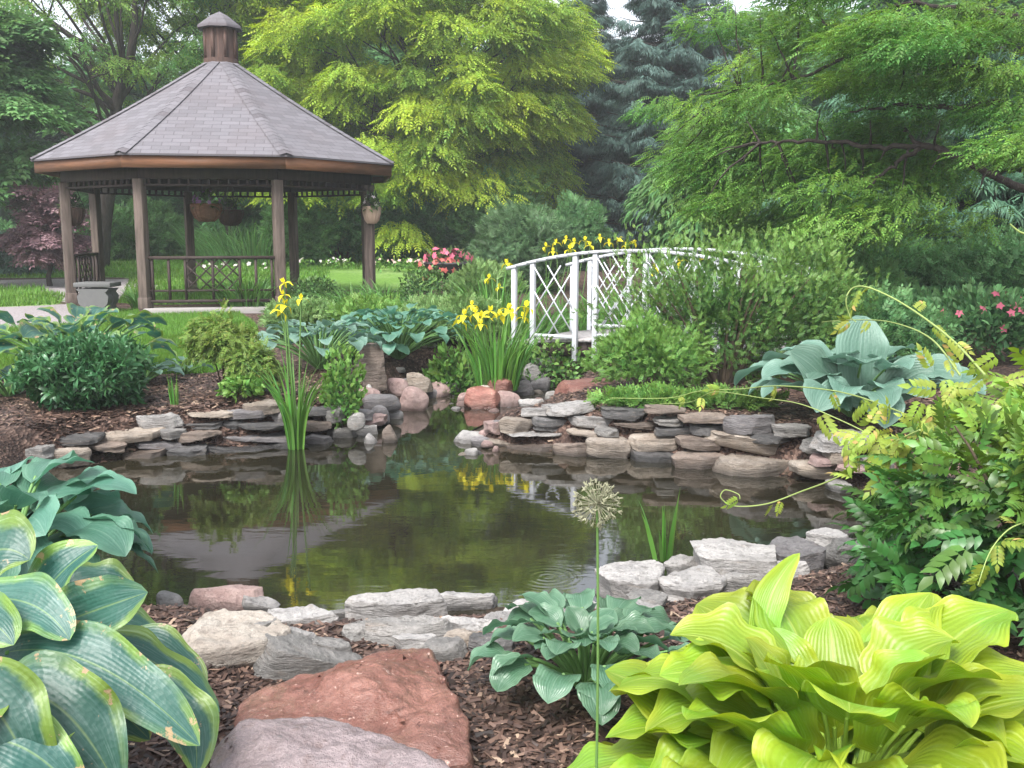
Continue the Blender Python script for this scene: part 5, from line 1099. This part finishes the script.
def spruce(label, base, H, rad, mat, seed, z0=1.2):
    r = np.random.default_rng(seed); base = np.asarray(base, float); t = thing('spruce_tree', label, 'tree', base); tb, cb_ = MB(), MB(); tb.tube([base - (0, 0, .2), base + (0, 0, H * .5), base + (0, 0, H)], [.26, .17, .02], 9); z = z0
    while z < H - .3:
        f = 1 - (z / H) ** 1.15; L = rad * f * r.uniform(.85, 1.1) + .25; nb = int(6 + 5 * f)
        for k in range(nb):
            a = 6.283 * (k + r.uniform(-.3, .3)) / nb; Lb = L * r.uniform(.7, 1.15); hd_ = np.array([math.cos(a), math.sin(a), 0]); b = base + (0, 0, z + r.normal(0, .12)); e = b + hd_ * Lb + (0, 0, -.10 * Lb + .15); m = b + hd_ * Lb * .5 + (0, 0, -.16 * Lb)
            P = bez(b, m, e, np.linspace(0, 1, 7)); tb.tube(P, np.linspace(.05, .01, 7) * (.4 + f), 4)
            n = int(55 * Lb + 12); u = r.uniform(.12, 1, n) ** .75; Q = bez(b, m, e, u); sdv = np.array([-hd_[1], hd_[0], 0]); sp = r.normal(0, 1, n) * .28 * Lb * np.sin(np.pi * np.clip(u, .1, .95)) ** .7 * .6; Q = Q + sdv * sp[:, None] + np.c_[0 * u, 0 * u, -np.abs(sp) * .25 - r.uniform(0, .18, n)]
            X = hd_ * .7 + sdv * (np.sign(sp) * .8)[:, None] + np.c_[0 * u, 0 * u, -.35 + 0 * u] + r.normal(0, .25, (n, 3)); scatter(cb_, T_NEEDLE, Q, X, np.tile([0, 0, 1.0], (n, 1)) + r.normal(0, .35, (n, 3)), .34 * r.uniform(.7, 1.2, n), np.clip(.15 + .7 * u * u + r.normal(0, .15, n), 0, 1))
        z += .42 + .12 * r.uniform()
    tb.build('trunk', M_bark, t, True); cb_.build('crown', mat, t); return t
spruce('tall blue grey spruce behind the footbridge between the golden and the green tree', on(667, 32.0), 13.0, 3.0, M_spruce, 205)
spruce('second blue grey spruce partly hidden behind the golden honey locust', on(585, 36.0), 10.0, 3.0, M_spruce, 206)
ex = [at(*q) for q in ((668, 165, 13.2), (690, 130, 13), (700, 95, 13), (730, 60, 12.6), (720, 150, 12.5), (745, 120, 12.4), (660, 150, 13.5), (715, 30, 13), (760, 90, 12), (770, 30, 12), (690, 175, 13), (760, 20, 12.6), (795, 55, 12.5), (830, 40, 11.5), (850, 80, 11.3), (820, 110, 11.6), (870, 120, 11), (900, 90, 11), (860, 30, 11.5), (920, 40, 10.8), (940, 120, 10.5), (980, 70, 10.5), (1000, 150, 10.2), (960, 10, 11), (900, 5, 11), (1010, 20, 10.5), (740, 165, 12), (700, 205, 12.6), (790, 180, 12), (830, 215, 12), (900, 200, 11), (980, 190, 10.6), (930, 170, 11), (800, 10, 12.5), (735, 5, 13), (1015, 110, 10.2), (880, 160, 11.2), (770, 150, 12), (845, 170, 11.6), (810, 230, 12.4), (760, 215, 12.8), (860, 235, 12.2))]
def locust_right():
    r = np.random.default_rng(207); base = np.array([7.4, 11.6, hz(7.4, 11.6)]); t = thing('honey_locust', 'large green tree with dark limbs and layered sprays overhanging from the right', 'tree', base); tb, cb_ = MB(), MB()
    tb.tube([base - (0, 0, .2), base + (-.1, 0, 1.2), base + (-.2, .1, 2.6), base + (-.1, .1, 5.5)], [.34, .26, .22, .12], 10); hub = base + (-.2, .1, 1.9)
    def lb(pts, r0, r1):
        P = np.array([at(*p) for p in pts]); n = len(P); q = np.linspace(0, n - 1, n * 5); Pq = np.c_[[np.interp(q, range(n), P[:, k]) for k in range(3)]].T; Pq[1:-1] = (Pq[:-2] + 2 * Pq[1:-1] + Pq[2:]) / 4; Pq[1:-1] += r.normal(0, .012, (len(Pq) - 2, 3)); tb.tube(Pq, np.linspace(r0, r1, len(Pq)), 7); return Pq
    L1 = lb([(1125, 215, 11.4), (1060, 205, 11), (1020, 188, 10.8), (985, 172, 10.7), (955, 154, 10.8), (920, 145, 11), (880, 148, 11.2), (840, 143, 11.5), (795, 140, 11.8), (760, 143, 12.2)], .052, .016)
    lb([(925, 145, 11), (900, 160, 11), (875, 180, 11.1), (855, 195, 11.2)], .03, .01); lb([(955, 154, 10.8), (910, 138, 11.2), (905, 128, 11.4)], .03, .01)
    L2 = lb([(1125, 160, 11.6), (1060, 85, 11.4), (1000, 75, 11.2), (950, 62, 11.2), (890, 55, 11.4), (850, 55, 11.7), (800, 78, 12.2), (740, 90, 12.8)], .055, .010)
    lb([(1110, 60, 11.6), (1030, 20, 11.4), (960, 8, 11.5), (905, 4, 11.7), (830, 30, 12.2), (805, 2, 12.4)], .045, .010); lb([(960, 108, 10.8), (900, 105, 11), (850, 112, 11.2)], .03, .01); lb([(1060, 130, 11), (1000, 100, 10.8), (960, 108, 10.8)], .05, .03)
    lb([(835, 148, 11.6), (826, 140, 11.6), (820, 128, 11.7)], .012, .005)
    for e in ex:
        k = np.argmin(np.linalg.norm(np.vstack([L1, L2]) - e, axis=1)); s = np.vstack([L1, L2])[k]; limb(tb, s, e, .018, .005, r, .05, 6, 5)
    C = list(ex)
    for e in ex:
        for _ in range(2): C.append(e + r.normal(0, 1, 3) * (.45, .8, .35))
    C = [c + (np.array([.38, .2, .06]) if c[0] < 3.3 else 0) for c in C]
    gap = [at(845, 6, 11.5), at(812, 62, 11.8), at(802, 108, 12), at(885, 8, 11.4), at(770, 5, 12), at(800, 105, 12.6)]
    C = [c for c in C if min(np.hypot(c[0] / c[1] - q[0] / q[1], (c[2] - q[2]) / c[1]) for q in gap) > .024]
    for k, c in enumerate(C):
        q = L1[np.argmin(np.abs(L1[:, 0] / L1[:, 1] - c[0] / c[1]))]
        if abs((c[2] - 1.6) / c[1] - (q[2] - 1.6) / q[1]) < .035 and c[1] < q[1] + .8: C[k] = c + np.array([0, q[1] + .9 - c[1], .1])
    for k in range(26): C.append(np.array([7.2, 11.8, 4.4]) + nrm(r.normal(size=3)) * (3.2, 3.0, 1.8))
    for c in C:
        n = 230; sz = r.uniform(.30, .52); d = sphere_dirs(n, r); q = r.uniform(.05, 1, n) ** .5; dirx = np.array([-.75, -.1, 0]) + r.normal(0, .15, 3); p = c + d * q[:, None] * sz * np.array([1.3, 1.2, .44]); p[:, 2] -= .22 * np.hypot(p[:, 0] - c[0], p[:, 1] - c[1]) ** 2 + .12 * (c[0] - p[:, 0])
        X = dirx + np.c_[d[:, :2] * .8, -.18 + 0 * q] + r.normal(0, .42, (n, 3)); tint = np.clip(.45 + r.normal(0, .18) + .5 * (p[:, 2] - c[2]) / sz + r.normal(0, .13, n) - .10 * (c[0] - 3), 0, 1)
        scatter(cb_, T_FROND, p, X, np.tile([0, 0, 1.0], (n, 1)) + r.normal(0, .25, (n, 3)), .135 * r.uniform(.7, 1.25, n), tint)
    tb.build('trunk', M_bark, t, True); cb_.build('crown', M_locust, t)
locust_right()
spruce('dark drooping evergreen under the overhanging limb at right', on(855, 16.5), 3.6, 1.9, M_hem, 208, .3)
spruce('dark evergreen in deep shade at the right picture edge', on(985, 15.5), 4.2, 2.0, M_hem, 209, .3)
tree('willow', 'soft grey green tree with hanging foliage below the limb, right of the spruce', on(745, 20.0), 3.0, .1, (0, 0, 1.9), (1.7, 1.5, 1.7), M_mid, M_bark, 210, 55, 220, T_LANCE, .26, .3, .7, .9, 10, low=-.9)
tree('small_tree', 'bushy green tree behind the pale footbridge end at right', on(800, 18.0), 2.4, .08, (0, 0, 1.3), (1.2, 1.2, 1.3), M_airy, M_bark, 211, 34, 200, T_SPRIG, .24, .34, .6, .5, 8, low=-.9)
tree('purple_leaf_tree', 'small purple leaved tree left of the gazebo posts', on(52, 21.5), 1.6, .05, (0, 0, 1.15), (.62, .6, .95), M_plum, M_bark, 212, 34, 80, T_SPRIG, .22, .34, .7, .3, 10, low=-.7)
# backdrop of big trees
back = [(-60, 40, 'dark'), (30, 45, 'mid'), (150, 43, 'dark'), (215, 47, 'mid'), (330, 40, 'dark'), (420, 44, 'mid'), (520, 42, 'dark'), (610, 52, 'mid'), (700, 46, 'dark'), (790, 40, 'mid'), (860, 34, 'dark'), (930, 30, 'dark'), (1010, 28, 'dark'), (1100, 32, 'dark')]
names_ = {'dark': 'dark green background tree', 'mid': 'mid green background tree'}
where_ = ['beyond the left picture edge', 'in the gap between purple tree and airy tree', 'behind the airy tree', 'behind the gazebo left of its cupola', 'behind the gazebo right of its cupola', 'directly behind the golden honey locust', 'behind the right side of the golden honey locust', 'between the two blue grey spruces', 'behind the right side of the tall spruce', 'showing in the window between limbs at right', 'behind the drooping evergreen', 'behind the overhanging limb near the right edge', 'at the right edge behind the shaded evergreen', 'beyond the right picture edge']
proto = {}
for k, ((px, Yd, kd), wh) in enumerate(zip(back, where_)):
    b = on(px, Yd)
    if kd not in proto:
        o = tree('background_tree', '', b, 9, .25, (0, 0, 5.6), (4.4, 4.0, 5.2), M_dark if kd == 'dark' else M_mid, M_bark, 230 + k, 70, 170, T_SPRIG, .55, .27, .65, .4, 16, 'background trees', low=-.95, lump=.3); proto[kd] = o
    else: o = copy_tree(proto[kd]); o.location = b
    sc = (1.0, .92, 1.08, .85, 1.1)[k % 5]; o.scale = (sc, sc, sc * (.72 if k in (1, 2, 3, 7, 8, 9, 10, 11) else .88)); o.rotation_euler = (0, 0, k * 1.9); o['label'] = f'{names_[kd]} {wh}'
# understory shrubs below the trees
und = [(120, 30, 70, 215, 'mid', 'green shrub on the far lawn between the left gazebo posts'), (155, 32, 60, 205, 'mid', 'green shrub on the far lawn seen beside the second gazebo post'), (300, 27.5, 60, 192, 'mid', 'upright light shrub just right of the front right gazebo post'),
 (345, 28.5, 110, 165, 'dark', 'tall dark shrub behind the right gazebo post'), (405, 28.5, 90, 168, 'dark', 'tall dark shrub left under the golden honey locust'), (455, 28.8, 90, 185, 'dark', 'dark shrub under the middle of the golden honey locust'), (500, 28.0, 90, 178, 'mid', 'mid green shrub under the golden honey locust right side'), (525, 20.5, 84, 206, 'feath', 'fine textured conical shrub behind the iris drifts'),
 (575, 26, 60, 205, 'dark', 'dark shrub right of the fine textured conical shrub'), (-20, 27, 110, 225, 'dark', 'low dark shrub at the left edge behind the purple tree'), (20, 25, 80, 238, 'bg', 'low grey green plants under the purple tree'), (700, 26, 80, 225, 'mid', 'green shrub right of the spruce trunk'), (900, 14, 130, 240, 'dark', 'dark shrub in the shade under the limb'), (1000, 13, 140, 235, 'dark', 'dark shrub at the right edge behind the roses'),
 (760, 15.5, 100, 232, 'mid', 'mid green shrub behind the right end of the footbridge'), (850, 12.5, 110, 262, 'mid', 'mid green shrub behind the airy shrub at right')]
um = {'dark': M_dark, 'mid': M_mid, 'feath': leaf_mat('conifer_leaf', (.06, .13, .06), (.12, .22, .09)), 'bg': M_bluegrey}
um['bg'] = leaf_mat('grey_green_leaf', (.12, .22, .16), (.2, .32, .25))
for k, (px, Yd, w, top, kd, lab) in enumerate(und):
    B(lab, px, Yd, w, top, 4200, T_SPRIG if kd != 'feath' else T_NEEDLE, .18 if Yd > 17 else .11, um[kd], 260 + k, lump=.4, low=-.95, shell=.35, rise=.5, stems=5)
# house glimpsed behind the gazebo
hb = on(233, 50.0); t = thing('house', 'white house with a grey roof glimpsed far behind the gazebo', 'house', hb); b = MB(); zt = at(233, 192, 50)[2]
b.prism([(hb[0] - 4, 50), (hb[0] + 3, 50), (hb[0] + 3, 56), (hb[0] - 4, 56)], hb[2] - .5, zt + 1.6); b.build('wall', plain_mat('white_siding', (.75, .76, .80), .7, 6, .1), t)
b = MB(); z0 = zt + 1.61; b.add([(hb[0] - 4.4, 49.6, z0), (hb[0] + 3.4, 49.6, z0), (hb[0] + 3.4, 56.4, z0), (hb[0] - 4.4, 56.4, z0), (hb[0] - 4.4, 53, z0 + 2), (hb[0] + 3.4, 53, z0 + 2)], [[0, 1, 5, 4], [2, 3, 4, 5], [3, 2, 1, 0]]); b.add([(hb[0] - 4.4, 49.6, z0), (hb[0] - 4.4, 56.4, z0), (hb[0] - 4.4, 53, z0 + 2), (hb[0] + 3.4, 49.6, z0), (hb[0] + 3.4, 56.4, z0), (hb[0] + 3.4, 53, z0 + 2)], [[0, 2, 1], [3, 4, 5]]); b.build('roof', M_shingle, t)
for k in range(3):
    x = hb[0] - 1.6 + k * 1.5; w = MB(); w.box((x, 49.97, zt + .3), (.9, .08, 1.5)); wo_ = w.build('window', M_white, t); w = MB(); w.box((x, 49.92, zt + .3), (.74, .04, 1.34)); w.build('pane', plain_mat('window_glass', (.10, .12, .16), .1, 5, .1, .6), wo_)

# ------------------------------------------------------------------ loose cover: grass, mulch
r = np.random.default_rng(77)
def in_polys(n, polys, box, ymax):
    out = []
    while sum(len(o) for o in out) < n:
        x = r.uniform(box[0], box[1], n * 3); y = box[2] + (box[3] - box[2]) * r.uniform(0, 1, n * 3) ** 1.3; m = np.zeros(len(x), bool)
        for p in polys: m |= pip(x, y, p)
        m &= np.abs(x) < y * .6; out.append(np.c_[x[m], y[m]])
    return np.vstack(out)[:n]
def grass(n, polys, box, hgt, w, label, mat):
    q = in_polys(n, polys, box, 0); z = height(q[:, 0], q[:, 1]); p = np.c_[q, z]; a = r.uniform(0, 6.283, n); hh = hgt * r.uniform(.5, 1.2, n); ww = w * r.uniform(.7, 1.3, n)
    sd_ = np.c_[np.cos(a), np.sin(a), 0 * a]; ln = np.c_[r.normal(0, .35, n), r.normal(0, .35, n), np.ones(n)]; V = np.stack([p - sd_ * ww[:, None], p + sd_ * ww[:, None], p + nrm(ln) * hh[:, None]], 1).reshape(-1, 3); b = MB()
    tt = np.repeat(r.uniform(0, 1, n), 3); b.add(V, np.arange(3 * n).reshape(-1, 3), np.c_[np.tile([0, 0, 1], n), np.tile([-1, 1, 0], n), tt]); o = b.build('lawn_grass', mat, None); tag(o, label, 'grass', kind='stuff')
grass(90000, [LAWN1], (-8, 0, 9.0, 17), .07, .005, 'short mown grass of the lawn in front of the gazebo', M_grassb)
grass(60000, [LAWN2, LAWN3, FARLAWN], (-18, 6, 15, 36), .11, .012, 'mown grass of the lawns beyond the gazebo path', M_grassb)
def chips(n, fn, lo, hi, label):
    q = fn(n); p = np.c_[q, height(q[:, 0], q[:, 1]) + .006]; a = r.uniform(0, 6.283, n); X_ = np.c_[np.cos(a), np.sin(a), r.normal(0, .18, n)]; Z_ = np.c_[r.normal(0, .3, n), r.normal(0, .3, n), np.ones(n)]
    T = (np.array([[-.5, -.14, 0], [.5, -.10, 0], [.46, .13, .05], [-.5, .12, .04], [0, 0, .10]]), np.array([[0, 1, 4], [1, 2, 4], [2, 3, 4], [3, 0, 4]]), np.zeros((5, 3)))
    b = MB(); scatter(b, T, p, X_, Z_, r.uniform(lo, hi, n) ** 1.0, r.uniform(0, 1, n)); g = G('bark_chip'); i_ = g.island(); c = g.ramp(i_, [(0, (.016, .010, .008)), (.4, (.045, .026, .02)), (.75, (.095, .055, .042)), (.94, (.18, .115, .085)), (1, (.34, .25, .18))])
    o = b.build('bark_mulch', g.done(c, .55, None, .45), None); tag(o, label, 'mulch', kind='stuff')
def near(n):
    y = 2.0 + 3.0 * r.uniform(0, 1, n * 3); x = (r.uniform(-.55, .55, n * 3)) * y; m = ~pip(x, y, POND) & (pdist(x, y, POND) > .12); return np.c_[x[m], y[m]][:n]
def leftbed(n):
    y = r.uniform(7.3, 10.2, n * 4); x = r.uniform(-5.5, -.3, n * 4); m = ~pip(x, y, POND) & (pdist(x, y, POND) > .15) & ~pip(x, y, LAWN1); return np.c_[x[m], y[m]][:n]
def rightbed(n):
    y = r.uniform(5.5, 10.5, n * 4); x = r.uniform(0, 4.5, n * 4); m = ~pip(x, y, POND) & (pdist(x, y, POND) > .15); return np.c_[x[m], y[m]][:n]
chips(26000, near, .015, .06, 'shredded bark mulch on the near bank'); chips(22000, leftbed, .03, .085, 'shredded bark mulch behind the left pond wall'); chips(9000, rightbed, .03, .08, 'shredded bark mulch behind the right pond wall')

# ------------------------------------------------------------------ thin mist that pales the far trees
g = G('mist'); vp = g.n('ShaderNodeVolumePrincipled'); vp.inputs['Density'].default_value = .0017; vp.inputs['Color'].default_value = (.90, .95, 1.0, 1); vp.inputs['Anisotropy'].default_value = .2
g.t.links.new(vp.outputs[0], g.out.inputs['Volume'])
b = MB(); b.box((0, 64, 7.5), (184, 156, 18.5)); hzo = b.build('haze', g.m, None); tag(hzo, 'thin damp mist over the whole garden', 'mist', kind='stuff')
